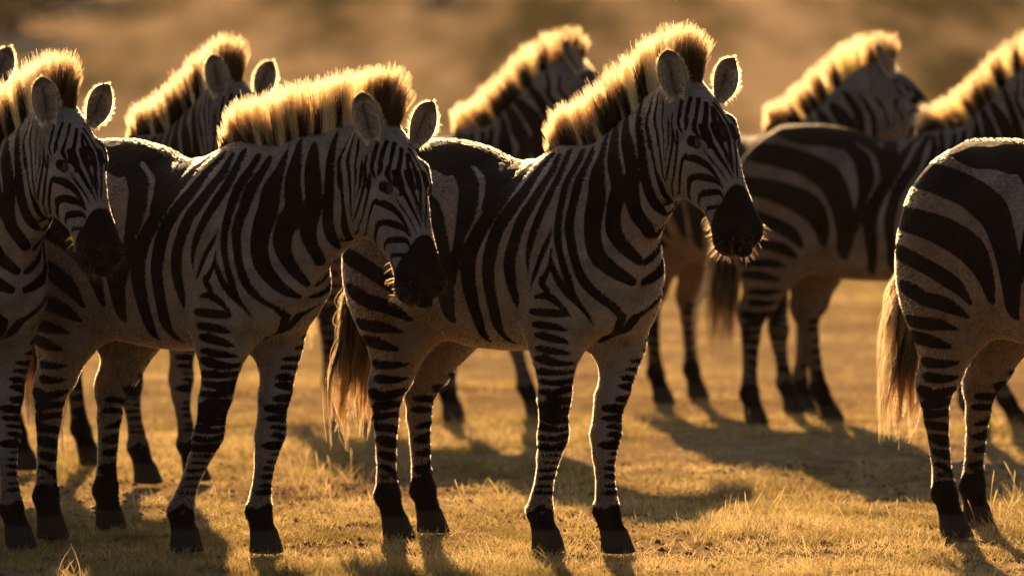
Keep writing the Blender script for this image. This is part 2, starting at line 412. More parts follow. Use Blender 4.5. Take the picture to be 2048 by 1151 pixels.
# ------------------------------------------------------------------ the coat: every black stripe as a stroke on the resting body, "x,y,z,halfwidth" in millimetres, kind first
STROKES = """
h -375,-9,1322,61 -315,-57,1297,61.3 -204,-87,1279,67.7 -111,-104,1259,50.2 -35,-126,1233,40.1
h -612,-21,1216,42 -602,-73,1214,42 -562,-125,1209,42 -512,-162,1202,42 -452,-174,1194,41.9 -313,-207,1177,46.4 -160,-224,1134,46.2 -31,-255,1072,53.3 35,-273,993,56.4 63,-275,913,52.1 66,-262,832,44.1 38,-221,749,28.8
h -612,-25,1074,40 -612,-86,1071,40 -612,-148,1066,40 -572,-191,1059,40 -512,-205,1051,40.3 -338,-250,1029,45.3 -200,-255,987,53.2 -95,-266,933,57.6 -51,-260,861,42.7 -52,-238,795,22.6
h -584,-29,954,28 -566,-102,949,28 -526,-175,939,28 -476,-226,927,28 -416,-243,912,28.1 -340,-249,888,27.2 -259,-246,854,28 -202,-235,820,26.4 -173,-220,778,13.2
h -543,-31,835,26 -525,-108,831,26 -485,-184,821,26 -435,-238,809,26 -375,-256,795,26.5 -347,-259,783,24.3 -282,-253,772,25.3 -237,-232,754,23.3 -205,-201,728,8.9
h -537,-28,710,22 -519,-98,709,22 -479,-168,707,22 -429,-217,704,22 -369,-233,700,21.9 -350,-236,700,22.2 -298,-231,699,18.4 -245,-204,685,5.5
h -526,-26,659,23 -508,-91,658,23 -468,-156,654,23 -418,-201,649,23 -358,-216,644,23.4 -333,-219,642,20.7 -279,-208,630,9.8
t -169,-74,1286,27.9 -88,-106,1255,29 0,-136,1217,30.1 85,-176,1167,35.8 139,-225,1104,40.2 151,-248,1060,35.1 146,-265,1009,21.8 135,-272,945,19.7 111,-269,867,18.2
t -205,-61,1295,32.2 -124,-42,1296,22.6 -40,-44,1281,38.7 44,-71,1243,36.1 131,-114,1206,24.9 197,-169,1156,27 208,-203,1118,15.4 209,-221,1093,4.9
t 244,0,1270,12.88 214,-1,1265,14.49 174,-2,1250,16.1 134,-2,1247,29 200,-100,1210,32.2 220,-159,1163,25.5 224,-208,1109,13.1
t 18,-10,1271,25.8 51,-35,1255,25.8 175,-14,1249,19.3
t 343,-10,1273,12.88 325,-40,1268,14.49 301,-67,1253,16.1 291,-76,1243,18.1 283,-120,1205,29 270,-175,1148,35.5 247,-223,1081,31.7 217,-252,1011,29.7 190,-263,946,31.3 182,-260,875,30 180,-242,804,27.1 168,-208,738,22.7 142,-157,684,18.1 134,-125,663,7.7
t 373,-13,1271,11.36 370,-52,1266,12.78 367,-86,1251,14.2 362,-128,1209,22.6 362,-178,1153,32.2 331,-210,1095,31.4 299,-233,1031,25.9 279,-245,967,26 266,-247,903,23.9 263,-237,839,22.4 252,-214,774,20.7 230,-176,714,17.5 221,-132,677,12.9 229,-101,661,6.4
t 392,-13,1271,10.72 401,-50,1266,12.06 414,-84,1251,13.4 441,-145,1198,22.6 432,-196,1129,26.3 403,-221,1065,27.4 383,-233,1002,26.6 360,-234,937,27.7 359,-229,874,25.7 369,-224,823,22.3 367,-217,791,7.7
t 423,-11,1281,12.08 434,-43,1276,13.59 449,-72,1261,15.1 491,-150,1193,17 491,-192,1130,18.9 476,-216,1067,18.4 458,-230,1003,16.7 448,-234,953,12.5 447,-233,915,6.9 447,-232,883,2.4
t 531,-209,1049,3.7 531,-213,1024,6.8 517,-221,986,11.5 490,-228,928,10.8 465,-230,877,7.6 456,-228,845,3.5
t 539,-216,974,5.9 534,-217,929,9 515,-220,891,11.9 500,-223,872,14.4 518,-218,847,14.1
t 537,-216,948,6.7 556,-209,892,14 587,-195,842,13.8 613,-171,805,10.9 622,-141,767,8.1 615,-113,737,2.9
t 466,-22,1322,11.288 486,-47,1299,13.612 507,-63,1268,16.6 532,-140,1193,15.3 547,-181,1118,13.9 553,-199,1056,14.9 562,-206,993,14.7 577,-203,937,14.1 596,-194,880,15.3 602,-187,843,14.7 616,-166,798,10.1
t 517,-22,1333,12.308 534,-46,1306,14.842 553,-62,1272,18.1 569,-121,1200,18.8 582,-157,1131,16.6 587,-182,1056,17.5 601,-185,994,17 619,-181,931,16.1 641,-166,875,17.5 667,-132,831,16.3 681,-86,798,15.3 662,-25,761,16.5
t 653,-26,751,21 625,-19,725,19.7 539,-8,696,14.2 485,-8,674,7.7
t 593,-27,1352,15.368 608,-57,1320,18.532 625,-76,1279,22.6 633,-101,1220,34.7 649,-119,1145,35.8 648,-135,1069,30.4 652,-139,1007,28.1 668,-133,956,28.1 697,-108,919,25.1 710,-62,890,20.4 709,-21,872,14.1
t 629,-28,1373,19.72 654,-59,1342,23.78 682,-79,1302,29 706,-97,1246,33.8 732,-104,1177,31.5 709,-102,1101,27.5 701,-95,1038,27.5 718,-77,994,23.6 731,-39,956,19 729,-11,937,14.3
t 667,-25,1409,17.544 699,-53,1382,21.156 734,-71,1346,25.8 772,-91,1290,33 793,-96,1222,30.6 780,-87,1153,30.1 778,-69,1096,27.2 789,-38,1052,24.8 784,-15,1025,19.1 778,-33,1032,9.7
t 761,-28,1447,14.484 785,-61,1414,17.466 811,-81,1372,21.3 840,-91,1291,22.9 843,-82,1222,20.7 842,-66,1166,21.5 846,-42,1122,20.3 847,-7,1093,11.9
t 858,-28,1498,7.616 864,-60,1465,9.184 871,-80,1422,11.2 859,-85,1380,12.2 877,-91,1338,12.2 885,-90,1302,11.8
t 860,-86,1373,12.1 887,-91,1321,13.2 904,-89,1260,15.4 900,-70,1207,15.4 892,-42,1157,14.3 887,-11,1130,11 860,-26,1117,4.9
t 908,-31,1515,5.576 914,-68,1480,6.724 921,-90,1436,8.2 914,-94,1387,9.2 934,-100,1345,9.2 951,-107,1310,8.2
t 917,-94,1370,8.8 950,-106,1329,8.8 967,-111,1280,8.4 967,-104,1235,7.7 949,-80,1197,6.2
t 927,-33,1507,3.06 941,-70,1473,3.69 958,-93,1429,4.5 964,-102,1380,4.1 980,-109,1346,4.5 990,-113,1318,4.1
t 981,-107,1356,3.5 988,-113,1311,3.5 991,-112,1262,2.6
t 998,-99,1378,4 1010,-107,1341,3.5 1008,-113,1303,4 994,-112,1262,3.5
t 1016,-100,1363,5.3 1027,-108,1318,6.6 1019,-112,1266,6.6 986,-99,1216,6.2 935,-67,1189,2.2
t 1038,-97,1352,5.5 1048,-103,1311,6.2 1040,-106,1255,6.6 1011,-94,1205,6.2 932,-40,1158,5.5 910,-20,1142,2.2
t 1084,-98,1278,7.4 1070,-100,1266,7 1052,-96,1225,6.6 1029,-83,1190,6.2 984,-52,1159,6.2 869,-26,1125,4.9
t 1083,-98,1270,8.6 1108,-86,1269,13.1 1133,-72,1258,12.2 1156,-61,1241,9.4 1176,-53,1219,6.6 1195,-46,1197,3.4 1207,-42,1182,1.9
t 1041,-31,1122,5.5 1040,-52,1145,8.8 1062,-71,1176,9.9 1082,-80,1203,12.1 1114,-81,1213,12.2 1145,-71,1211,13.1 1172,-59,1204,10.3 1190,-51,1193,6.5 1205,-46,1178,2.8
t 1124,-48,1091,2.9 1094,-40,1105,5.3 1092,-53,1127,6.6 1107,-64,1147,8.4 1132,-70,1160,11.3 1164,-66,1165,12.2 1190,-58,1167,10.3 1206,-53,1160,5.6 1219,-52,1145,2.8
t 1174,-65,1073,4 1146,-58,1088,4.8 1136,-57,1102,6.2 1155,-64,1116,8.8 1195,-66,1121,7.9 1225,-58,1123,7
t 1181,-67,1077,4.5 1212,-70,1084,3.9 1243,-64,1084,4.1
t 1130,-65,1297,2.3 1151,-57,1271,4.5 1177,-44,1241,4.1 1200,-33,1208,3.1 1213,-28,1189,1.6
t 1112,-57,1364,15.3 1129,-55,1334,12.1 1150,-42,1304,9.2 1172,-31,1271,7.7 1192,-18,1237,5.7 1208,-9,1208,3.1
t 1122,-22,1371,11.7 1140,-22,1342,11.2 1160,-13,1304,8.4 1179,-3,1267,5.7 1199,-2,1226,3.1
t 1120,-7,1379,9.9 1143,-9,1341,9.2 1164,-12,1297,5.7 1187,-11,1248,3.1
t 1111,-47,1371,12.1 1131,-46,1337,8.4 1158,-37,1293,4.8 1179,-29,1255,2.6
t 1106,-83,1363,9.9 1123,-76,1329,4.8
t 1020,-67,1444,7.1 1028,-81,1405,8.6 1039,-92,1374,8.6 1058,-94,1350,5.7
t 1040,-47,1454,7.5 1051,-68,1416,9.2 1083,-95,1381,9.8 1079,-97,1360,7.8
t 1058,-30,1451,8.7 1083,-57,1405,7.3 1103,-80,1371,9.1 1110,-85,1350,4.9
t 1078,-15,1437,9.3 1104,-38,1388,10.2 1117,-54,1357,12.7 1126,-62,1336,12.8
t 1092,-2,1423,9.2 1118,-13,1381,10.6 1139,-16,1347,11.8
t 1110,-10,1395,8.2 1132,-11,1360,9.8 1151,-6,1326,9.4
t 1111,-49,1370,11.2 1135,-44,1332,9.4 1142,-52,1304,7.3
t 1003,-89,1405,3.7 1011,-99,1370,4.5 1030,-104,1336,5.3 1043,-105,1308,4.9
t 991,-97,1388,2.9 1002,-107,1346,3.7 1014,-112,1311,4.5
t 469,-225,823,7 507,-219,828,12.9 541,-208,816,15 565,-191,788,9.8 574,-172,760,3.9
l 465,-218,776,13.8 531,-200,773,14.2 557,-185,766,4.3
l 462,-211,735,13.2 502,-198,731,12.9 540,-171,717,3.3
l 465,-205,701,13.2 506,-186,689,11.4 533,-153,674,3
l 457,-201,659,11.8 500,-182,650,11.3 528,-139,642,3.9
l 450,-195,626,14.8 493,-175,613,12.5 518,-125,612,7.5
l 441,-186,584,14.2 489,-170,582,11.1 511,-123,585,7.9
l 442,-181,553,10.9 487,-167,549,11.1 507,-120,557,10.3
l 447,-180,520,11.7 488,-166,518,11.8 505,-122,532,10
l 469,-176,498,5.2 504,-139,490,14.7
l 450,-177,472,18.8 487,-158,454,14.8 493,-107,460,14.8
l 447,-172,439,13.3 489,-157,426,11.7 491,-106,428,11.2
l 445,-174,406,13 494,-158,398,9.6 501,-116,402,8.3
l 452,-178,373,10.4 497,-157,369,9.8 505,-119,377,9.5
l 450,-172,342,14.5 493,-149,339,12.3 498,-120,343,16.4
l 462,-166,314,5.3 489,-132,314,6.8
l 462,-162,293,5.3 484,-127,290,7.5
l 461,-157,265,9.1 478,-122,268,8.6
l 458,-156,238,8.4 476,-125,242,8.8
l 456,-157,213,6.8 474,-121,212,7.7
l 456,-159,191,8.2 474,-117,190,8.6
l -398,-187,574,17.8 -326,-194,574,14.5 -277,-167,579,5.8
l -389,-189,527,18.1 -338,-183,525,13.7 -303,-150,531,6.7
l -429,-177,480,16.5 -404,-177,466,15.9 -360,-165,474,14 -327,-139,487,12.1
l -426,-173,429,12.8 -379,-158,440,13.7 -377,-103,446,13.1
l -423,-169,398,13.7 -385,-153,405,10.5 -388,-104,408,13.1
l -410,-167,365,15.6 -385,-151,362,13.6 -391,-106,349,7.3
l -402,-160,324,14.3 -389,-151,320,14.8 -382,-123,307,14.8
l -399,-158,278,10.6 -386,-147,272,11.8 -381,-122,262,12.9
l -397,-156,235,9.8 -383,-143,227,6.7 -386,-108,211,12.4
l -394,-158,201,7.4 -385,-107,198,7.3
l -391,-160,177,7.5 -378,-109,175,11.2
"""
def load_strokes():
    out = []
    for line in STROKES.strip().split('\n'):
        kind, *pts = line.split()
        a = np.array([[float(v) for v in p.split(',')] for p in pts]) / 1000
        # Catmull-Rom through the points, about 4 mm apart
        q = np.vstack([2 * a[0] - a[1], a, 2 * a[-1] - a[-2]])
        res = []
        for i in range(1, len(q) - 2):
            n = max(2, int(np.linalg.norm(q[i + 1, :3] - q[i, :3]) / 0.004))
            t = np.linspace(0, 1, n, endpoint=False)[:, None]
            p0, p1, p2, p3 = q[i - 1], q[i], q[i + 1], q[i + 2]
            res.append(0.5 * (2 * p1 + (p2 - p0) * t + (2 * p0 - 5 * p1 + 4 * p2 - p3) * t ** 2 + (3 * p1 - p0 - 3 * p2 + p3) * t ** 3))
        r = np.vstack(res + [a[-1:]])
        r[:, 3] = np.maximum(r[:, 3], 0.002)
        out.append((kind, r))
    return out
STROKE_LIST = load_strokes()

def ink_field(V, seed=0, warp=0.0):
    """Below zero where the coat is black, above zero where it is white (about metres from the stripe's edge)."""
    q = V.copy(); q[:, 1] = -np.abs(q[:, 1])
    sh = V[:, 2] * 0
    if warp:
        w = np.stack([vnoise(V, 3.2, seed + k) for k in (1, 2, 3)], 1) * warp
        hd = sstep(0.85, 0.98, V[:, 0])[:, None]
        q = q + w * (1 - 0.7 * hd) * sstep(0.25, 0.6, V[:, 2])[:, None] + np.array([0, 0, 0.4]) * w * (1 - sstep(0.25, 0.6, V[:, 2])[:, None])
        sh = vnoise(V, 5, seed + 9) * warp * 0.25
    ink = np.full(len(V), 0.05)
    for kind, r in STROKE_LIST:
        sc = {'t': (1, 1, 1), 'h': (1, 0.5, 1), 'l': (0.33, 0.33, 1)}[kind]
        sc = np.array(sc)
        pad = 0.05 / sc
        lo, hi = r[:, :3].min(0) - pad, r[:, :3].max(0) + pad
        m = np.nonzero(((q > lo) & (q < hi)).all(1))[0]
        if not len(m): continue
        a = q[m] * sc; b = r[:, :3] * sc
        d2 = (a * a).sum(1)[:, None] + (b * b).sum(1)[None] - 2 * a @ b.T
        d = (np.sqrt(np.maximum(d2, 0)) - r[:, 3]).min(1)
        ink[m] = np.minimum(ink[m], d)
    ink = ink + sh
    x, y, z = V.T
    fc = sstep(0.93, 1.02, x) * (z > 1.0); ink = ink + 0.0012 * fc - (0.0002 + 0.0026 * sstep(0.62, 0.9, z) * sstep(0.46, 0.36, x)) * (1 - fc)
    u = np.stack([x, z], 1) - HEAD0
    s = u @ HA; n = u @ HN
    hm = (x > 0.85) & (z > 0.9)
    sb = np.interp(n, [-0.10, -0.02, 0.04, 0.07], [0.470, 0.470, 0.440, 0.395])
    ink = np.where(hm & (s > 0.2), np.minimum(ink, sb - s), ink)
    eye = np.sqrt((((q - EYE * [1, -1, 1]) / [1, 1, 0.8]) ** 2).sum(1)) - 0.024
    ink = np.minimum(ink, eye)
    nz = vnoise(V, 14, 3) * 0.032 + vnoise(V, 45, 4) * 0.018
    ink = np.where(z < 0.4, np.minimum(ink, z - np.where(x > 0, 0.135, 0.170) + nz), ink)
    top = (x < 0.35) & (z > 1.0)
    wd = 0.018 + 0.075 * sstep(-0.50, -0.38, x) * sstep(0.17, 0.02, x) * (1 + 0.25 * vnoise(V, 9, seed + 21))
    ink = np.where(top, np.minimum(ink, np.abs(y) - wd), ink)
    tail = (x < -0.62) & (z < 1.05) & (np.abs(y) < 0.05)
    ink = np.where(tail, np.minimum(ink, np.where(z < 0.9, -0.01, (np.mod(z, 0.045) - 0.018) * 0.6)), ink)
    return ink

# ------------------------------------------------------------------ materials of the animals
def new_mat(name):
    m = bpy.data.materials.new(name); m.use_nodes = True
    nt = m.node_tree
    return m, nt, nt.nodes, nt.links

def coat_material():
    m, nt, N, L = new_mat('coat')
    p = N['Principled BSDF']
    at = N.new('ShaderNodeAttribute'); at.attribute_name = 'ink'
    rest = N.new('ShaderNodeAttribute'); rest.attribute_name = 'rest'
    n1 = N.new('ShaderNodeTexNoise'); n1.inputs['Scale'].default_value = 170; n1.inputs['Detail'].default_value = 2
    n2 = N.new('ShaderNodeTexNoise'); n2.inputs['Scale'].default_value = 9; n2.inputs['Detail'].default_value = 4
    n3 = N.new('ShaderNodeTexNoise'); n3.inputs['Scale'].default_value = 60; n3.inputs['Detail'].default_value = 3
    for n in (n1, n2, n3): L.new(rest.outputs['Vector'], n.inputs['Vector'])
    ma = N.new('ShaderNodeMath'); ma.operation = 'MULTIPLY_ADD'
    hdm = N.new('ShaderNodeSeparateXYZ'); L.new(rest.outputs['Vector'], hdm.inputs[0])
    amp = N.new('ShaderNodeMapRange'); L.new(hdm.outputs['X'], amp.inputs['Value']); amp.inputs['From Min'].default_value = 0.85; amp.inputs['From Max'].default_value = 1.0
    amp.inputs['To Min'].default_value = 0.007; amp.inputs['To Max'].default_value = 0.003
    L.new(n1.outputs['Fac'], ma.inputs[0]); L.new(amp.outputs[0], ma.inputs[1]); L.new(at.outputs['Fac'], ma.inputs[2])
    mr = N.new('ShaderNodeMapRange'); mr.interpolation_type = 'SMOOTHSTEP'
    L.new(ma.outputs[0], mr.inputs['Value']); mr.inputs['From Min'].default_value = 0.0008; mr.inputs['From Max'].default_value = 0.0036
    wh = N.new('ShaderNodeValToRGB'); e = wh.color_ramp.elements
    e[0].position = 0.30; e[0].color = (0.145, 0.12, 0.096, 1); e[1].position = 0.62; e[1].color = (0.235, 0.212, 0.193, 1)
    L.new(n2.outputs['Fac'], wh.inputs['Fac'])
    mot = N.new('ShaderNodeMix'); mot.data_type = 'RGBA'; mot.blend_type = 'MULTIPLY'; mot.inputs['Factor'].default_value = 0.35
    L.new(wh.outputs['Color'], mot.inputs['A']); L.new(n3.outputs['Color'], mot.inputs['B'])
    n6 = N.new('ShaderNodeTexNoise'); n6.inputs['Scale'].default_value = 26; n6.inputs['Detail'].default_value = 6; n6.inputs['Roughness'].default_value = 0.65
    L.new(rest.outputs['Vector'], n6.inputs['Vector'])
    sm = N.new('ShaderNodeMapRange'); L.new(n6.outputs['Fac'], sm.inputs['Value']); sm.inputs['From Min'].default_value = 0.50; sm.inputs['From Max'].default_value = 0.72; sm.inputs['To Max'].default_value = 0.75
    smu = N.new('ShaderNodeMix'); smu.data_type = 'RGBA'; smu.blend_type = 'MULTIPLY'; L.new(sm.outputs[0], smu.inputs['Factor']); L.new(mot.outputs['Result'], smu.inputs['A']); smu.inputs['B'].default_value = (0.50, 0.38, 0.28, 1)
    bx = N.new('ShaderNodeMapRange'); L.new(hdm.outputs['X'], bx.inputs['Value']); bx.inputs['From Min'].default_value = 0.25; bx.inputs['From Max'].default_value = -0.45
    buff = N.new('ShaderNodeMix'); buff.data_type = 'RGBA'; buff.blend_type = 'MULTIPLY'; L.new(bx.outputs[0], buff.inputs['Factor']); L.new(smu.outputs['Result'], buff.inputs['A']); buff.inputs['B'].default_value = (0.80, 0.62, 0.46, 1)
    sz = N.new('ShaderNodeMapRange'); L.new(hdm.outputs['Z'], sz.inputs['Value']); sz.inputs['From Min'].default_value = 0.46; sz.inputs['From Max'].default_value = 0.13
    mn = N.new('ShaderNodeMapRange'); L.new(n2.outputs['Fac'], mn.inputs['Value']); mn.inputs['From Min'].default_value = 0.35; mn.inputs['From Max'].default_value = 0.6
    mn.inputs['To Min'].default_value = 0.35; mn.inputs['To Max'].default_value = 0.95
    mm = N.new('ShaderNodeMath'); mm.operation = 'MULTIPLY'; L.new(sz.outputs[0], mm.inputs[0]); L.new(mn.outputs[0], mm.inputs[1])
    dirt = N.new('ShaderNodeMix'); dirt.data_type = 'RGBA'; L.new(mm.outputs[0], dirt.inputs['Factor']); L.new(buff.outputs['Result'], dirt.inputs['A']); dirt.inputs['B'].default_value = (0.050, 0.034, 0.022, 1)
    bl = N.new('ShaderNodeValToRGB'); e = bl.color_ramp.elements
    e[0].position = 0.35; e[0].color = (0.0030, 0.0025, 0.0022, 1); e[1].position = 0.75; e[1].color = (0.009, 0.0065, 0.005, 1)
    L.new(n2.outputs['Fac'], bl.inputs['Fac'])
    mx = N.new('ShaderNodeMix'); mx.data_type = 'RGBA'
    L.new(mr.outputs[0], mx.inputs['Factor']); L.new(bl.outputs['Color'], mx.inputs['A']); L.new(dirt.outputs['Result'], mx.inputs['B'])
    # hooves: bare grey-brown horn
    ho = N.new('ShaderNodeAttribute'); ho.attribute_name = 'hoof'
    mh = N.new('ShaderNodeMix'); mh.data_type = 'RGBA'
    L.new(ho.outputs['Fac'], mh.inputs['Factor']); L.new(mx.outputs['Result'], mh.inputs['A']); mh.inputs['B'].default_value = (0.040, 0.030, 0.023, 1)
    L.new(mh.outputs['Result'], p.inputs['Base Color'])
    p.inputs['Roughness'].default_value = 0.72
    p.inputs['Specular IOR Level'].default_value = 0.06
    p.inputs['Sheen Weight'].default_value = 0.0
    p.inputs['Sheen Roughness'].default_value = 0.35
    p.inputs['Sheen Tint'].default_value = (1, 0.9, 0.75, 1)
    # short hair relief, stretched along the lie of the coat
    mp = N.new('ShaderNodeMapping'); mp.inputs['Scale'].default_value = (260, 520, 160)
    L.new(rest.outputs['Vector'], mp.inputs['Vector'])
    n4 = N.new('ShaderNodeTexNoise'); n4.inputs['Scale'].default_value = 1.0; n4.inputs['Detail'].default_value = 2
    L.new(mp.outputs[0], n4.inputs['Vector'])
    n5 = N.new('ShaderNodeTexNoise'); n5.inputs['Scale'].default_value = 22; n5.inputs['Detail'].default_value = 3
    L.new(rest.outputs['Vector'], n5.inputs['Vector'])
    b1 = N.new('ShaderNodeBump'); b1.inputs['Strength'].default_value = 0.35; b1.inputs['Distance'].default_value = 0.004
    b2 = N.new('ShaderNodeBump'); b2.inputs['Strength'].default_value = 0.35; b2.inputs['Distance'].default_value = 0.02
    L.new(n5.outputs['Fac'], b2.inputs['Height']); L.new(n4.outputs['Fac'], b1.inputs['Height'])
    L.new(b2.outputs[0], b1.inputs['Normal']); L.new(b1.outputs[0], p.inputs['Normal'])
    return m

def hair_material(name, rough=0.35, ior=1.5, pale=(0.60, 0.32, 0.095, 1)):
    """Hair whose colour runs from a dark to a pale tone by the strand's own 'pale' value."""
    m, nt, N, L = new_mat(name)
    N.remove(N['Principled BSDF'])
    h = N.new('ShaderNodeBsdfHairPrincipled')
    h.parametrization = 'COLOR'
    at = N.new('ShaderNodeAttribute'); at.attribute_name = 'pale'
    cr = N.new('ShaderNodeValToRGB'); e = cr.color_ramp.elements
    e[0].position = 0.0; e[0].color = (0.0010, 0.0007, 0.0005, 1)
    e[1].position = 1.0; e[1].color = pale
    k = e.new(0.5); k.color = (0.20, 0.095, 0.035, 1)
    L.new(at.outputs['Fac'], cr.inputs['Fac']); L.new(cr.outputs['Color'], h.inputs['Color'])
    h.inputs['Roughness'].default_value = rough
    h.inputs['Radial Roughness'].default_value = 0.5
    h.inputs['Random Roughness'].default_value = 0.2
    h.inputs['IOR'].default_value = ior
    # black hair is opaque: no light comes through it
    d = N.new('ShaderNodeBsdfDiffuse'); L.new(cr.outputs['Color'], d.inputs['Color'])
    mr = N.new('ShaderNodeMapRange'); mr.interpolation_type = 'SMOOTHSTEP'; L.new(at.outputs['Fac'], mr.inputs['Value']); mr.inputs['From Min'].default_value = 0.05; mr.inputs['From Max'].default_value = 0.22
    mx = N.new('ShaderNodeMixShader'); L.new(mr.outputs[0], mx.inputs[0]); L.new(d.outputs[0], mx.inputs[1]); L.new(h.outputs[0], mx.inputs[2])
    L.new(mx.outputs[0], N['Material Output'].inputs['Surface'])
    return m

def eye_material():
    m, nt, N, L = new_mat('eye_gloss')
    p = N['Principled BSDF']; p.inputs['Base Color'].default_value = (0.003, 0.002, 0.0015, 1); p.inputs['Roughness'].default_value = 0.3; p.inputs['Specular IOR Level'].default_value = 0.05
    return m

def ear_material():
    m, nt, N, L = new_mat('ear_skin')
    p = N['Principled BSDF']
    at = N.new('ShaderNodeAttribute'); at.attribute_name = 'pale'
    nz = N.new('ShaderNodeTexNoise'); nz.inputs['Scale'].default_value = 140
    tc = N.new('ShaderNodeTexCoord'); mp = N.new('ShaderNodeMapping'); mp.inputs['Scale'].default_value = (1, 1, 0.2)
    L.new(tc.outputs['Object'], mp.inputs[0]); L.new(mp.outputs[0], nz.inputs['Vector'])
    ad = N.new('ShaderNodeMath'); ad.operation = 'MULTIPLY_ADD'; L.new(nz.outputs['Fac'], ad.inputs[0]); ad.inputs[1].default_value = 0.35
    L.new(at.outputs['Fac'], ad.inputs[2])
    cr = N.new('ShaderNodeValToRGB'); e = cr.color_ramp.elements
    e[0].position = 0.1; e[0].color = (0.02, 0.015, 0.012, 1); e[1].position = 1.0; e[1].color = (0.58, 0.50, 0.41, 1)
    L.new(ad.outputs[0], cr.inputs['Fac']); L.new(cr.outputs['Color'], p.inputs['Base Color'])
    p.inputs['Roughness'].default_value = 0.8
    tr = N.new('ShaderNodeBsdfTranslucent'); tr.inputs['Color'].default_value = (0.30, 0.13, 0.05, 1)
    mx = N.new('ShaderNodeMixShader'); mx.inputs[0].default_value = 0.12
    L.new(p.outputs[0], mx.inputs[1]); L.new(tr.outputs[0], mx.inputs[2]); L.new(mx.outputs[0], N['Material Output'].inputs['Surface'])
    return m

COAT = coat_material()
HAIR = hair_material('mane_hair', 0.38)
FUR = hair_material('short_fur', 0.5, 1.3, (0.31, 0.26, 0.21, 1))
EYEM = eye_material()
EARM = ear_material()

def make_strands(name, pts, rad, pale, mat, parent):
    """pts (n,k,3), rad (n,k), pale (n,k): one hair-curves object."""
    n, k, _ = pts.shape
    hc = bpy.data.hair_curves.new(name)
    hc.add_curves([k] * n)
    hc.attributes['position'].data.foreach_set('vector', np.ascontiguousarray(pts, np.float32).ravel())
    a = hc.attributes.new('radius', 'FLOAT', 'POINT'); a.data.foreach_set('value', np.ascontiguousarray(rad, np.float32).ravel())
    a = hc.attributes.new('pale', 'FLOAT', 'POINT'); a.data.foreach_set('value', np.ascontiguousarray(pale, np.float32).ravel())
    hc.materials.append(mat)
    o = bpy.data.objects.new(name, hc)
    S.collection.objects.link(o)
    if parent: o.parent = parent
    return o

# ------------------------------------------------------------------ parts of a zebra in the rest pose
def crest_line(V):
    """Top line of the neck in the rest pose from withers to forelock: points and hair directions."""
    ts = np.linspace(0, len(NECK) - 1, 60)
    tab = [(i,) + NECK[i] for i in range(len(NECK))]
    px, pz, hd, hw = smooth_tab(ts, tab)
    mid = V[np.abs(V[:, 1]) < 0.012]
    xs = np.linspace(0.285, 1.012, 90); zs = []
    for x in xs:
        c = mid[np.abs(mid[:, 0] - x) < 0.012]
        zs.append(c[:, 2].max())
    zs = np.array(zs)
    zs = np.convolve(np.pad(zs, 3, 'edge'), np.ones(7) / 7, 'valid')
    return xs, zs

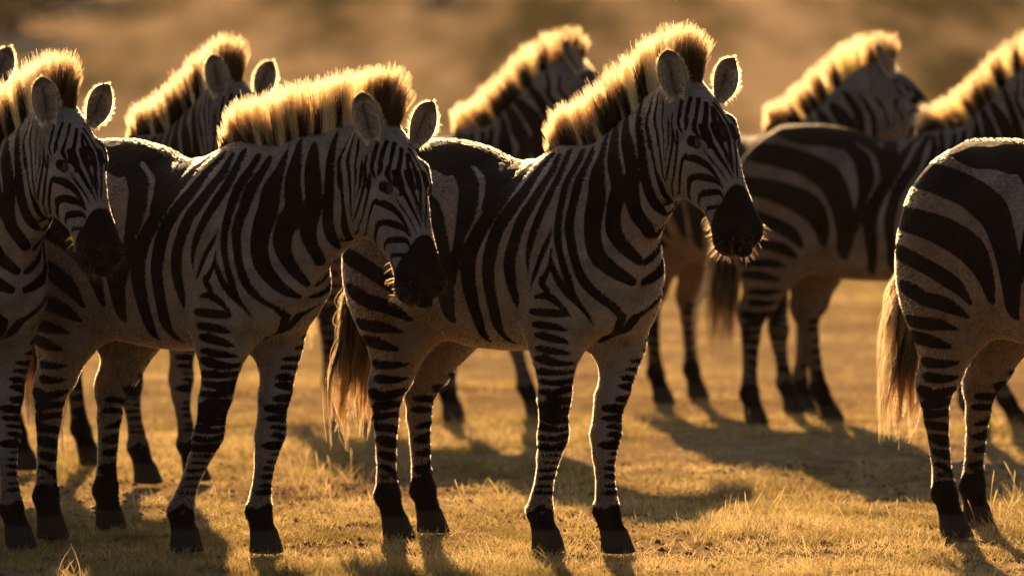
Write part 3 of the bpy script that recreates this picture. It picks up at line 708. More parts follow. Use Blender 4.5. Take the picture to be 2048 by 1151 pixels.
def mane_rest(V, ink, rng, n, scale=1.0):
    xs, zs = crest_line(V)
    seg = np.hypot(np.diff(xs), np.diff(zs)); arc = np.concatenate([[0], np.cumsum(seg)]); tot = arc[-1]
    # spiky clumps along the crest, their hairs converging towards the tip
    nc = 640
    ca = np.sort(rng.random(nc)) * tot
    cy = rng.normal(0, 0.008, nc).clip(-0.022, 0.022)
    cl = rng.uniform(0.78, 1.12, nc); cang = rng.normal(0, 5.5, nc); cdy = rng.normal(0, 0.08, nc)
    c = rng.integers(0, nc, n)
    a = np.clip(ca[c] + rng.normal(0, 0.0055, n), 0, tot)
    f = a / tot
    ang0 = np.interp(ca[c] / tot, [0, 0.12, 0.45, 0.75, 0.90, 1.0], [120, 122, 116, 100, 82, 66]) + cang[c]
    ang = np.radians(ang0 + rng.normal(0, 2.5, n))
    length = np.interp(f, [0, 0.03, 0.07, 0.13, 0.30, 0.6, 0.85, 0.95, 1.0], [0.02, 0.05, 0.095, 0.140, 0.160, 0.160, 0.155, 0.140, 0.10]) * scale
    under = rng.random(n) < 0.36                                          # short dense hairs at the foot of the mane
    length = length * np.where(under, rng.uniform(0.22, 0.62, n), 1) * cl[c] * np.where(rng.random(n) < 0.3, rng.uniform(0.45, 0.95, n), rng.uniform(0.88, 1.05, n))
    y = (cy[c] + rng.normal(0, 0.005, n)).clip(-0.024, 0.024)
    x = np.interp(a, arc, xs); z = np.interp(a, arc, zs)
    k = 7
    t = np.linspace(0, 1, k)
    d = np.stack([np.cos(ang), y * 3 + cdy[c] + rng.normal(0, 0.02, n), np.sin(ang)], 1)
    d /= np.linalg.norm(d, axis=1)[:, None]
    root = np.stack([x, y, z - 0.012 - np.abs(y) * 0.35], 1)
    ctip = np.stack([np.interp(ca[c], arc, xs), cy[c], np.interp(ca[c], arc, zs)], 1) - root
    bend = rng.normal(0, 0.022, (n, 3)); bend[:, 0] += 0.03
    pts = root[:, None] + d[:, None] * (t[None, :, None] * (length + 0.012)[:, None, None]) + bend[:, None] * (t ** 2)[None, :, None] * length[:, None, None] + ctip[:, None] * (0.6 * t ** 1.3)[None, :, None] * np.array([1, 1, 0])
    # stripe colour at the root, from the coat beside the crest
    side = V[(np.abs(V[:, 1]) > 0.02) & (np.abs(V[:, 1]) < 0.06) & (V[:, 2] > 1.1)]
    si = ink[(np.abs(V[:, 1]) > 0.02) & (np.abs(V[:, 1]) < 0.06) & (V[:, 2] > 1.1)]
    bins = np.linspace(0, tot, 140)
    bx, bz = np.interp(bins, arc, xs), np.interp(bins, arc, zs)
    nx, nz = -np.gradient(bz), np.gradient(bx); nl = np.hypot(nx, nz); nx, nz = nx / nl, nz / nl
    bi = np.array([np.median(si[((side[:, 0] - p) ** 2 + (side[:, 2] - q) ** 2).argsort()[:9]]) for p, q in zip(bx - nx * 0.045, bz - nz * 0.045)])
    v = np.interp(ca[c] + rng.normal(0, 0.003, n), bins, bi) - 0.003
    pale = sstep(-0.003, 0.006, v)
    fr = sstep(0.80, 0.88, f)                                           # forelock is dark
    pale = pale * (1 - fr * 0.95)
    body = 0.04 + 0.96 * pale
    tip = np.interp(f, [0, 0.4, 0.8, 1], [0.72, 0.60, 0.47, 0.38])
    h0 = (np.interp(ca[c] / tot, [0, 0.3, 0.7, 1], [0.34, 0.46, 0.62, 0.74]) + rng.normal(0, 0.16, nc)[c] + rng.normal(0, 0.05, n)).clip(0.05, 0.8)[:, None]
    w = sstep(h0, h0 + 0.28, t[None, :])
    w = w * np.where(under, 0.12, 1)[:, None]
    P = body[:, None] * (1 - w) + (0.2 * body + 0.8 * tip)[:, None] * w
    P = (P * rng.uniform(0.85, 1.1, n)[:, None]).clip(0, 1)
    r = np.outer(rng.uniform(0.0005, 0.0010, n) * np.where(under, 1.4, 1), 1 - 0.7 * t)
    return root, pts, r, P

def tail_rest(rng, n, sway=(0.0, 0.0), length=0.52):
    """A hanging tuft of wavy locks: black at heart, backlit edge glow put in as pale hairs on both sides."""
    k = 9
    t = np.linspace(0, 1, k)
    nl = 95
    th = rng.uniform(0, 2 * np.pi, nl); rr = np.sqrt(rng.random(nl))
    z0 = rng.uniform(0.72, 0.98, nl)
    L = np.minimum(z0 - 0.29, length) * rng.uniform(0.62, 1.06, nl)
    L = np.where(rng.random(nl) < 0.35, L * rng.uniform(0.35, 0.85, nl), L)
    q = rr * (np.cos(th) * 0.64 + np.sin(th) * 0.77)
    light = rng.random(nl) < 0.0 + 0.70 * sstep(0.50, 0.82, -q) + 0.60 * sstep(0.70, 0.92, q)  # pale locks left and right across the view stand in for backlit edges
    wa = rng.normal(0, 0.016, (nl, 2)); ph = rng.uniform(0, 6.28, (nl, 2)); fr = rng.uniform(3.5, 8.5, nl)
    drift = rng.normal(0, 0.016, (nl, 2))
    l = rng.integers(0, nl, n)
    stray = rng.random(n) < 0.12
    th_, rr_ = th[l], rr[l]
    z = z0[l] + rng.normal(0, 0.012, n)
    Ln = L[l] * rng.uniform(0.75, 1.04, n)
    off = rng.normal(0, 0.0065, (n, 2)) * np.where(stray, 2.5, 1)[:, None]
    spread = np.interp(t, [0, 0.25, 0.6, 1], [0.014, 0.050, 0.085, 0.065])
    pts = np.zeros((n, k, 3))
    for i, u in enumerate(t):
        zz = z - Ln * u
        low = sstep(1.0, 0.35, zz)
        lock = 1 - 0.55 * u
        for c, f in ((0, np.cos), (1, np.sin)):
            pts[:, i, c] = f(th_) * rr_ * spread[i] + sway[c] * low + drift[l, c] * u + wa[l, c] * np.sin(ph[l, c] + fr[l] * u) * u + off[:, c] * (lock if u > 0 else 1)
        pts[:, i, 0] -= 0.665
        pts[:, i, 2] = zz
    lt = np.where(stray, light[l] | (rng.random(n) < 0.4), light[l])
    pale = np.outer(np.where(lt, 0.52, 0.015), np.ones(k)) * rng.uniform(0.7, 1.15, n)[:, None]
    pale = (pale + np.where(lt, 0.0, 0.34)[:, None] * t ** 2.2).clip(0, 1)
    r = np.outer(np.where(lt, rng.uniform(0.0004, 0.0008, n), rng.uniform(0.0011, 0.0018, n)), 1 - 0.7 * t)
    root = np.stack([np.full(n, -0.665), np.zeros(n), z], 1)
    return root, pts, r, pale

def ear_rest(sy, out=0.30, face=0.0, tilt=0.0, length=0.160, width=0.0430):
    """Cupped leaf-shaped ear shell on the head: vertices, quads, pale values, fringe roots and directions."""
    base = head_pt(0.070, 0.028, 0.078 * sy)
    up = np.array([-0.10 + tilt, out * sy, 1.0]); up /= np.linalg.norm(up)
    f = np.array([math.cos(face), math.sin(face) * sy, 0.10]); f -= up * (f @ up); f /= np.linalg.norm(f)
    sd = np.cross(up, f)
    nu, nv = 22, 13
    V, pal = [], []
    for lay in (0, 1):
        for i in range(nu):
            u = i / (nu - 1)
            w = width * np.interp(u, [0, 0.10, 0.25, 0.45, 0.65, 0.80, 0.90, 0.97, 1.0], [0.46, 0.60, 0.86, 1.0, 0.97, 0.82, 0.60, 0.32, 0.06])
            cup = np.interp(u, [0, 0.2, 0.6, 1], [1.25, 1.0, 0.62, 0.30])
            for j in range(nv):
                v = j / (nv - 1) * 2 - 1
                ang = v * cup * 1.25
                rad = w / max(math.sin(min(cup * 1.25, 1.5)), 0.25)
                p = base + up * (u * length) + sd * (math.sin(ang) * rad) - f * (math.cos(ang) * rad - rad * 0.55) - f * 0.012 * u * u
                if lay: p = p - f * (0.0055 * (1 - abs(v) ** 4) * (1 - u * 0.5) + 0.0012)
                V.append(p)
                if lay == 0:
                    pv = 0.16 + 0.42 * abs(v) ** 0.8 - 0.26 * math.exp(-(v / 0.16) ** 2) * (u < 0.8) + 0.15 * (u < 0.25)
                    if u > 0.84 or abs(v) > 0.94: pv = 0.05
                else:
                    pv = 0.9 if u < 0.55 else (0.05 if u < 0.80 else 0.75 if u < 0.9 else 0.1)
                pal.append(pv)
    F = []
    g = nu * nv
    for i in range(nu - 1):
        for j in range(nv - 1):
            a = i * nv + j
            F.append((a, a + nv, a + nv + 1, a + 1)); F.append((g + a, g + a + 1, g + a + nv + 1, g + a + nv))
    rim = [j for j in range(0)]
    edge = [i * nv for i in range(nu)] + [(nu - 1) * nv + j for j in range(1, nv)] + [i * nv + nv - 1 for i in range(nu - 2, -1, -1)]
    for a, b in zip(edge[:-1], edge[1:]): F.append((a, b, g + b, g + a))
    V = np.array(V)
    e = V[edge]
    return V, np.array(F), np.array(pal), e, (up, f, sd, base)

def ear_inner(V, frame, rng, n, nu=22, nv=13):
    """Pale hairs growing across the hollow of the ear from both edges."""
    up, f, sd, base = frame
    i = rng.integers(2, nu - 4, n); s = rng.random(n) < 0.5
    j = np.where(s, rng.integers(1, 5, n), rng.integers(nv - 5, nv - 1, n))
    p = V[i * nv + j]; mid = V[i * nv + nv // 2]
    d = mid - p; d /= np.linalg.norm(d, axis=1)[:, None] + 1e-9
    d = d * 0.8 + f * 0.45 + up * rng.uniform(0.2, 0.9, n)[:, None] + rng.normal(0, 0.2, (n, 3))
    L = rng.uniform(0.010, 0.026, n) * np.interp(i / nu, [0, 0.5, 1], [1.2, 1.0, 0.5])
    t = np.linspace(0, 1, 3)
    pts = p[:, None] + f * 0.001 + d[:, None] * (t[None, :, None] * L[:, None, None])
    return pts, np.outer(rng.uniform(0.0004, 0.0008, n), 1 - 0.7 * t), np.repeat(rng.uniform(0.08, 0.42, n)[:, None], 3, 1)

def ear_fringe(e, frame, rng, n, ln=0.016):
    up, f, sd, base = frame
    i = rng.integers(0, len(e) - 1, n); t = rng.random(n)[:, None]
    p = e[i] * (1 - t) + e[i + 1] * t
    c = base + up * 0.06
    d = p - c; d -= np.outer(d @ f, f) * 0.7
    d /= np.linalg.norm(d, axis=1)[:, None]
    d = d * 0.75 + rng.normal(0, 0.22, (n, 3)) + f * 0.25 + up * 0.25
    h = (p - base) @ up
    L = np.interp(h, [0, 0.05, 0.11, 0.18], [1.25, 1.15, 0.7, 0.3]) * ln * rng.uniform(0.5, 1.2, n)
    tt = np.linspace(0, 1, 3)
    pts = p[:, None] + d[:, None] * (tt[None, :, None] * L[:, None, None])
    r = np.outer(rng.uniform(0.0004, 0.0007, n), 1 - 0.7 * tt)
    return pts, r, np.full((n, 3), 0.9) * rng.uniform(0.7, 1.0, n)[:, None]

def eye_rest(sy):
    nu, nv = 16, 10
    V, F = [], []
    c = EYE * np.array([1, sy, 1]); c[1] -= 0.004 * sy
    ax = np.array([HA[0], -0.10 * sy, HA[1]]); ax /= np.linalg.norm(ax)
    o = np.array([0.25, sy, 0.05]); o -= ax * (o @ ax); o /= np.linalg.norm(o)
    w = np.cross(ax, o)
    for j in range(nv + 1):
        a = math.pi * j / nv
        for i in range(nu):
            b = 2 * math.pi * i / nu
            V.append(c + o * math.cos(a) * 0.015 + ax * math.sin(a) * math.cos(b) * 0.029 + w * math.sin(a) * math.sin(b) * 0.020)
    for j in range(nv):
        for i in range(nu):
            F.append((j * nu + i, j * nu + (i + 1) % nu, (j + 1) * nu + (i + 1) % nu, (j + 1) * nu + i))
    return np.array(V), np.array(F)

def lid_rest(sy):
    """Upper lid with lashes' ridge: a short swept fold over the eyeball."""
    c = EYE * np.array([1, sy, 1]); c[1] -= 0.004 * sy
    ax = np.array([HA[0], -0.10 * sy, HA[1]]); ax /= np.linalg.norm(ax)
    o = np.array([0.25, sy, 0.05]); o -= ax * (o @ ax); o /= np.linalg.norm(o)
    w = np.cross(ax, o)
    if w @ np.array([HN[0], 0, HN[1]]) < 0: w = -w
    V, F = [], []
    n, k = 14, 6
    for i in range(n):
        b = math.radians(5 + 170 * i / (n - 1))
        for j in range(k):
            a = math.radians(95 - 62 * j / (k - 1))
            V.append(c + o * math.cos(a) * 0.0185 + ax * math.sin(a) * math.cos(b) * 0.0295 + w * math.sin(a) * math.sin(b) * 0.0225)
    for i in range(n - 1):
        for j in range(k - 1):
            a = i * k + j; F.append((a, a + 1, a + k + 1, a + k))
    return np.array(V), np.array(F)

def whisker_rest(V, Nrm, rng, n):
    u = V[:, [0, 2]] - HEAD0
    s = u @ HA; nn = u @ HN
    ok = np.nonzero((V[:, 0] > 0.9) & (((s > 0.53)) | ((s > 0.42) & (nn < -0.065))))[0]
    i = rng.choice(ok, n)
    d = Nrm[i] + rng.normal(0, 0.25, (n, 3)) + np.array([0, 0, -0.15])
    d /= np.linalg.norm(d, axis=1)[:, None]
    L = rng.uniform(0.008, 0.032, n)
    tt = np.linspace(0, 1, 3)
    g = np.zeros((n, 3)); g[:, 2] = -1
    pts = V[i][:, None] + d[:, None] * tt[None, :, None] * L[:, None, None] + g[:, None] * (tt ** 2)[None, :, None] * (L * 0.25)[:, None, None]
    r = np.outer(rng.uniform(0.0002, 0.00045, n), 1 - 0.6 * tt)
    return pts, r, np.full((n, 3), 0.28)

def vert_normals(V, Q):
    fn = np.cross(V[Q[:, 2]] - V[Q[:, 0]], V[Q[:, 3]] - V[Q[:, 1]])
    n = np.zeros_like(V)
    for k in range(4):
        for c in range(3): n[:, c] += np.bincount(Q[:, k], fn[:, c], len(V))
    return n / (np.linalg.norm(n, axis=1)[:, None] + 1e-12)

def fur_on(P, Q, rest, ink, rng, n, ln):
    """Short coat hairs lying back along the posed body."""
    a, b, c, d = P[Q[:, 0]], P[Q[:, 1]], P[Q[:, 2]], P[Q[:, 3]]
    area = np.linalg.norm(np.cross(c - a, d - b), axis=1)
    zf = rest[Q[:, 0], 2]
    area = area * np.where(zf < 0.08, 0, 1)
    f = rng.choice(len(Q), n, p=area / area.sum())
    u, v = rng.random((2, n, 1))
    bl = lambda A: (A[Q[f, 0]] * (1 - u) * (1 - v) + A[Q[f, 1]] * u * (1 - v) + A[Q[f, 2]] * u * v + A[Q[f, 3]] * (1 - u) * v)
    Nn = vert_normals(P, Q)
    p, nr, rs = bl(P), bl(Nn), bl(rest)
    ik = bl(ink[:, None])[:, 0]
    hs = (rs[:, [0, 2]] - HEAD0) @ HA
    mz = ((rs[:, 0] > 0.95) & (rs[:, 2] > 0.85) & (hs > 0.40)) * 1.0
    leg = sstep(0.72, 0.55, rs[:, 2])[:, None]
    hd = (sstep(0.86, 0.96, rs[:, 0]) * (rs[:, 2] > 0.85))[:, None]
    flow = np.array([-0.8, 0, -0.5]) * (1 - leg) * (1 - hd) + np.array([0, 0, -1.0]) * leg + np.array([HA[0], 0, HA[1]]) * hd
    flow = flow + rng.normal(0, 0.22, (n, 3))
    flow -= nr * (flow * nr).sum(1)[:, None]
    flow /= np.linalg.norm(flow, axis=1)[:, None] + 1e-9
    lift = rng.uniform(0.30, 0.75, n)[:, None]
    L = (ln * rng.uniform(0.6, 1.25, n) * np.where(hd[:, 0] > 0.5, 0.6, 1.0))[:, None]
    d1 = nr * lift + flow; d1 /= np.linalg.norm(d1, axis=1)[:, None]
    mid = p + d1 * L * 0.5
    d2 = nr * lift * 0.4 + flow; d2 /= np.linalg.norm(d2, axis=1)[:, None]
    pts = np.stack([p - nr * 0.0005, mid, mid + d2 * L * 0.5], 1)
    pale = np.where(ik + rng.normal(0.0008, 0.0006, n) > 0.0, rng.uniform(0.62, 1.0, n), rng.uniform(0, 0.04, n))
    kp = (pale > 0.3) | ((rs[:, 0] < 0.30) & (np.abs(rs[:, 1]) < 0.035) & (rs[:, 2] > 1.15)) | (rng.random(n) < np.interp(nr[:, 2], [0.1, 0.5], [0.45, 0.06]) * (1 - 0.9 * mz))
    pts, pale, rs, n = pts[kp], pale[kp], rs[kp], int(kp.sum())
    ridge = (rs[:, 0] < 0.30) & (np.abs(rs[:, 1]) < 0.035) & (rs[:, 2] > 1.15)      # rim light along the spine, put in as pale hair colour
    pale = np.where(ridge & (rng.random(len(rs)) < 0.6), rng.uniform(0.5, 0.9, len(rs)), pale)
    r = np.outer(rng.uniform(0.0005, 0.0008, n), [1, 0.8, 0.25])
    return pts, r, np.repeat(pale[:, None], 3, 1)

REST = {}
HOOVES = []
def rest_body(h):
    if h not in REST:
        V, Q = build_rest(h)
        if h < 0.012: V, Q = refine(V, Q, lambda p: (p[:, 0] > 0.88) & (p[:, 2] > 0.9), 2 if h < 0.01 else 1)
        REST[h] = (V, Q)
    return REST[h]

def add_attr(me, name, val, typ='FLOAT'):
    a = me.attributes.new(name, typ, 'POINT')
    a.data.foreach_set('value' if typ == 'FLOAT' else 'vector', np.ascontiguousarray(val, np.float32).ravel())

GROUP = 'zebras standing in the backlit herd'
def zebra(label, loc, yaw, pose, seed, h=0.009, fur=0, mane_n=9000, tail_n=2200, warp=0.012, scale=1.0, tail=(-0.03, -0.05), ears=((0.16, 0.55, 0), (0.60, -0.25, 0)), mane=1.0):
    rng = np.random.default_rng(seed + 11)
    for nm, sx, sy in (('rf', .495, -.13), ('lf', .495, .13), ('rh', -.355, -.13), ('lh', -.355, .13)):
        q = pose.get(nm, [(0, 0, 0)])[0]; hx, hy = (sx + q[1]) * scale, (sy + q[2]) * scale; cy_, sy_ = math.cos(R(yaw)), math.sin(R(yaw))
        HOOVES.append((loc[0] + hx * cy_ + hy * sy_, loc[1] - hx * sy_ + hy * cy_))
    V, Q = rest_body(h)
    ink = ink_field(V, seed, warp)
    root = bpy.data.objects.new('zebra', None)
    S.collection.objects.link(root)
    root.location = loc; root.rotation_euler = (0, 0, R(-yaw)); root.scale = (scale,) * 3
    root['label'] = label; root['category'] = 'zebra'; root['group'] = GROUP
    P = pose_points(V, pose)
    b = make_mesh('body', P, Q, COAT, root)
    add_attr(b.data, 'ink', ink); add_attr(b.data, 'rest', V, 'FLOAT_VECTOR')
    add_attr(b.data, 'hoof', sstep(0.080, 0.064, V[:, 2]))
    # mane
    rt, pts, r, pale = mane_rest(V, ink, rng, mane_n, mane)
    n, k, _ = pts.shape
    pp = pose_points(pts.reshape(-1, 3), pose, np.repeat(rt, k, 0)).reshape(n, k, 3)
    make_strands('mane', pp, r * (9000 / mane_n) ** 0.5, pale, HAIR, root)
    # tail tuft
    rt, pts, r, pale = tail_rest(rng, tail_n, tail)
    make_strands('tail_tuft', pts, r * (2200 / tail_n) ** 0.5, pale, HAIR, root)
    for sy, (o, fc, tl) in zip((-1, 1), ears):
        ev, ef, pl, edge, fr = ear_rest(sy, o, fc, tl)
        e = make_mesh('ear', pose_points(ev, pose, rigid_head=True), ef, EARM, root)
        add_attr(e.data, 'pale', pl)
        fp, r, pale = ear_fringe(edge, fr, rng, 420)
        fp2, r2, pale2 = ear_inner(ev, fr, rng, 420)
        fp, r, pale = np.concatenate([fp, fp2]), np.concatenate([r, r2]), np.concatenate([pale, pale2])
        make_strands('ear_fringe', pose_points(fp.reshape(-1, 3), pose, rigid_head=True).reshape(fp.shape), r, pale, HAIR, e)
        yv, yf = eye_rest(sy)
        ey = make_mesh('eye', pose_points(yv, pose, rigid_head=True), yf, EYEM, root)
        lv, lf = lid_rest(sy)
        ld = make_mesh('eyelid', pose_points(lv, pose, rigid_head=True), lf, LIDM, ey)
    wp, r, pale = whisker_rest(V, vert_normals(V, Q), rng, 190)
    make_strands('whiskers', pose_points(wp.reshape(-1, 3), pose, rigid_head=True).reshape(wp.shape), r, pale, HAIR, root)
    if fur:
        pts, r, pale = fur_on(P, Q, V, ink, rng, fur, 0.009)
        make_strands('coat_hair', pts, r, pale, FUR, root)
    return root
m_, nt_, N_, L_ = new_mat('dark_lid')
N_['Principled BSDF'].inputs['Base Color'].default_value = (0.005, 0.004, 0.0035, 1); N_['Principled BSDF'].inputs['Roughness'].default_value = 0.6
LIDM = m_

# ------------------------------------------------------------------ ground: one sheet from under the camera to the far hillside
def ground_h(x, y):
    p = np.stack([x, y, 0 * x], 1)
    amp = np.interp(y, [0, 60, 200], [1, 1.6, 4])
    near = vnoise(p, 1.1, 1) * 0.016 + vnoise(p, 0.33, 2) * 0.03 * sstep(16.4, 22, y) + vnoise(p, 4.2, 3) * 0.008 + vnoise(p, 11.0, 4) * 0.004
    hill = np.interp(y, [0, 40, 90, 180, 400, 900, 1600], [0, 0, 0.9, 8.0, 34, 95, 210]) + vnoise(p, 0.02, 5) * np.interp(y, [50, 200, 800], [0, 1.0, 8])
    return near * amp + hill - 0.012

def ground_material():
    m, nt, N, L = new_mat('dry_savanna_ground')
    p = N['Principled BSDF']; p.inputs['Roughness'].default_value = 0.95; p.inputs['Specular IOR Level'].default_value = 0.0
    g = N.new('ShaderNodeNewGeometry')
    def noise(sc, det, rough=0.6):
        n = N.new('ShaderNodeTexNoise'); n.inputs['Scale'].default_value = sc; n.inputs['Detail'].default_value = det; n.inputs['Roughness'].default_value = rough
        L.new(g.outputs['Position'], n.inputs['Vector']); return n
    a, b, c, d = noise(1.1, 6, 0.65), noise(9, 6, 0.7), noise(70, 4), noise(0.16, 5)
    st = N.new('ShaderNodeMapping'); st.inputs['Scale'].default_value = (1.6, 0.22, 1); L.new(g.outputs['Position'], st.inputs[0]); L.new(st.outputs[0], d.inputs['Vector'])
    r1 = N.new('ShaderNodeValToRGB'); e = r1.color_ramp.elements
    e[0].position = 0.34; e[0].color = (0.28, 0.18, 0.105, 1); e[1].position = 0.66; e[1].color = (0.46, 0.34, 0.17, 1)
    k = e.new(0.5); k.color = (0.50, 0.35, 0.19, 1)
    L.new(a.outputs['Fac'], r1.inputs['Fac'])
    r2 = N.new('ShaderNodeValToRGB'); e = r2.color_ramp.elements
    e[0].position = 0.3; e[0].color = (0.45, 0.42, 0.38, 1); e[1].position = 0.7; e[1].color = (1, 1, 1, 1)
    L.new(b.outputs['Fac'], r2.inputs['Fac'])
    mx = N.new('ShaderNodeMix'); mx.data_type = 'RGBA'; mx.blend_type = 'MULTIPLY'; mx.inputs['Factor'].default_value = 0.8
    L.new(r1.outputs['Color'], mx.inputs['A']); L.new(r2.outputs['Color'], mx.inputs['B'])
    # far slopes: patches of dry grass and scrub
    r3 = N.new('ShaderNodeValToRGB'); e = r3.color_ramp.elements
    e[0].position = 0.40; e[0].color = (0.085, 0.068, 0.030, 1); e[1].position = 0.60; e[1].color = (0.52, 0.37, 0.21, 1)
    L.new(d.outputs['Fac'], r3.inputs['Fac'])
    sx = N.new('ShaderNodeSeparateXYZ'); L.new(g.outputs['Position'], sx.inputs[0])
    mr = N.new('ShaderNodeMapRange'); mr.inputs['From Min'].default_value = 30; mr.inputs['From Max'].default_value = 85; L.new(sx.outputs['Y'], mr.inputs['Value'])
    m2 = N.new('ShaderNodeMix'); m2.data_type = 'RGBA'; L.new(mr.outputs[0], m2.inputs['Factor']); L.new(mx.outputs['Result'], m2.inputs['A']); L.new(r3.outputs['Color'], m2.inputs['B'])
    L.new(m2.outputs['Result'], p.inputs['Base Color'])
    bp = N.new('ShaderNodeBump'); bp.inputs['Strength'].default_value = 0.9; bp.inputs['Distance'].default_value = 0.02
    ad = N.new('ShaderNodeMath'); ad.operation = 'MULTIPLY_ADD'; L.new(c.outputs['Fac'], ad.inputs[0]); ad.inputs[1].default_value = 0.35; L.new(b.outputs['Fac'], ad.inputs[2])
    L.new(ad.outputs[0], bp.inputs['Height']); L.new(bp.outputs[0], p.inputs['Normal'])
    return m

ys = np.concatenate([np.linspace(-4, 12, 20), np.linspace(12.1, 26, 240), np.geomspace(26.2, 600, 130)])
us = np.linspace(-1, 1, 200)
us = np.sign(us) * np.abs(us) ** 1.5
gx = us[None, :] * np.maximum(8 + 0.9 * np.maximum(ys - 6, 0), 10)[:, None]
gy = np.repeat(ys[:, None], len(us), 1)
gv = np.stack([gx.ravel(), gy.ravel(), ground_h(gx.ravel(), gy.ravel())], 1)
ii = np.arange((len(ys) - 1) * (len(us) - 1)); ri, ci = ii // (len(us) - 1), ii % (len(us) - 1)
a_ = ri * len(us) + ci
ground = make_mesh('ground', gv, np.stack([a_, a_ + 1, a_ + len(us) + 1, a_ + len(us)], 1), ground_material())
ground['kind'] = 'structure'

# ------------------------------------------------------------------ grass
def grass_material():
    m, nt, N, L = new_mat('dry_grass')
    N.remove(N['Principled BSDF'])
    at = N.new('ShaderNodeAttribute'); at.attribute_name = 'pale'
    cr = N.new('ShaderNodeValToRGB'); e = cr.color_ramp.elements
    e[0].position = 0; e[0].color = (0.13, 0.115, 0.035, 1); e[1].position = 1; e[1].color = (0.82, 0.68, 0.40, 1)
    k = e.new(0.5); k.color = (0.60, 0.46, 0.21, 1)
    L.new(at.outputs['Fac'], cr.inputs['Fac'])
    d = N.new('ShaderNodeBsdfDiffuse'); t = N.new('ShaderNodeBsdfTranslucent'); mx = N.new('ShaderNodeMixShader'); mx.inputs[0].default_value = 0.62
    L.new(cr.outputs['Color'], d.inputs[0]); L.new(cr.outputs['Color'], t.inputs[0])
    L.new(d.outputs[0], mx.inputs[1]); L.new(t.outputs[0], mx.inputs[2]); L.new(mx.outputs[0], N['Material Output'].inputs['Surface'])
    return m
GRASS = grass_material()

def blades(rng, x, y, length, lean, k=4):
    n = len(x)
    az = rng.uniform(0, 2 * np.pi, n)
    t = np.linspace(0, 1, k)
    out = np.stack([np.cos(az), np.sin(az), np.zeros(n)], 1)
    pts = np.stack([x, y, ground_h(x, y) - 0.004], 1)[:, None] + np.array([0, 0, 1.0]) * (t[None, :, None] * length[:, None, None]) * np.sqrt(np.maximum(1 - lean ** 2 * 0.5, 0.2))[:, None, None]
    pts = pts + out[:, None] * ((t ** 1.7)[None, :, None] * (length * lean)[:, None, None])
    return pts, t

rng = np.random.default_rng(77)
def scatter(n, y0, y1, margin=1.5):
    y = np.sqrt(rng.uniform(y0 * y0, y1 * y1, n))
    x = rng.uniform(-1, 1, n) * (y * 0.107 * margin + 0.3)
    return x, y
gx_, gy_ = [], []
for n, y0, y1 in ((330000, 13.6, 17.2), (150000, 17.2, 21.5), (190000, 21.5, 40)):
    x, y = scatter(n, y0, y1)
    p = np.stack([x, y, 0 * x], 1)
    dens = sstep(-0.45, 0.35, vnoise(p, 1.3, 21) * 0.7 + vnoise(p, 5.5, 22) * 0.7)
    keep = rng.random(n) < 0.05 + 0.95 * dens ** 1.3
    gx_.append(x[keep]); gy_.append(y[keep])
x = np.concatenate(gx_); y = np.concatenate(gy_)
p = np.stack([x, y, 0 * x], 1)
tall = sstep(-0.1, 0.7, vnoise(p, 2.3, 31) * 0.6 + vnoise(p, 0.7, 32) * 0.6)
ln = rng.uniform(0.009, 0.028, len(x)) * (1 + 1.7 * tall) * np.where(rng.random(len(x)) < 0.05, 1.9, 1)
pts, t = blades(rng, x, y, ln, rng.uniform(0.2, 1.5, len(x)))
pale = (rng.uniform(0.1, 1.0, len(x)) * (0.62 + 0.42 * vnoise(p, 1.3, 40) + 0.42 * vnoise(p, 7.5, 41))).clip(0, 1)
g = make_strands('grass', pts, np.outer(rng.uniform(0.0007, 0.0016, len(x)) * np.interp(y, [14, 22, 34], [1, 1.5, 2.2]), 1 - 0.85 * t ** 1.5), np.repeat(pale[:, None], 4, 1), GRASS, None)
g['kind'] = 'stuff'

# crumbs of dry soil and dead stalks on the turf
def crumb_mesh(rng, n):
    x, y = scatter(n, 13.8, 19.0)
    s = rng.uniform(0.003, 0.011, n) * np.where(rng.random(n) < 0.04, 1.8, 1)
    oc = np.array([(1, 0, 0), (-1, 0, 0), (0, 1, 0), (0, -1, 0), (0, 0, 1), (0, 0, -1)], float)
    j = rng.uniform(0.6, 1.3, (n, 6, 1))
    V = (oc[None] * j) * s[:, None, None] * np.array([1.2, 1.2, 0.7]) + np.stack([x, y, ground_h(x, y) + s * 0.2], 1)[:, None]
    f = np.array([(0, 2, 4), (2, 1, 4), (1, 3, 4), (3, 0, 4), (2, 0, 5), (1, 2, 5), (3, 1, 5), (0, 3, 5)])
    F = (np.arange(n)[:, None, None] * 6 + f[None]).reshape(-1, 3)
    m, nt, N, L = new_mat('soil_crumb'); N['Principled BSDF'].inputs['Base Color'].default_value = (0.13, 0.085, 0.05, 1); N['Principled BSDF'].inputs['Roughness'].default_value = 0.9
    o = make_mesh('soil_crumbs', V.reshape(-1, 3), F, m, None, False); o['kind'] = 'stuff'
crumb_mesh(rng, 5200)

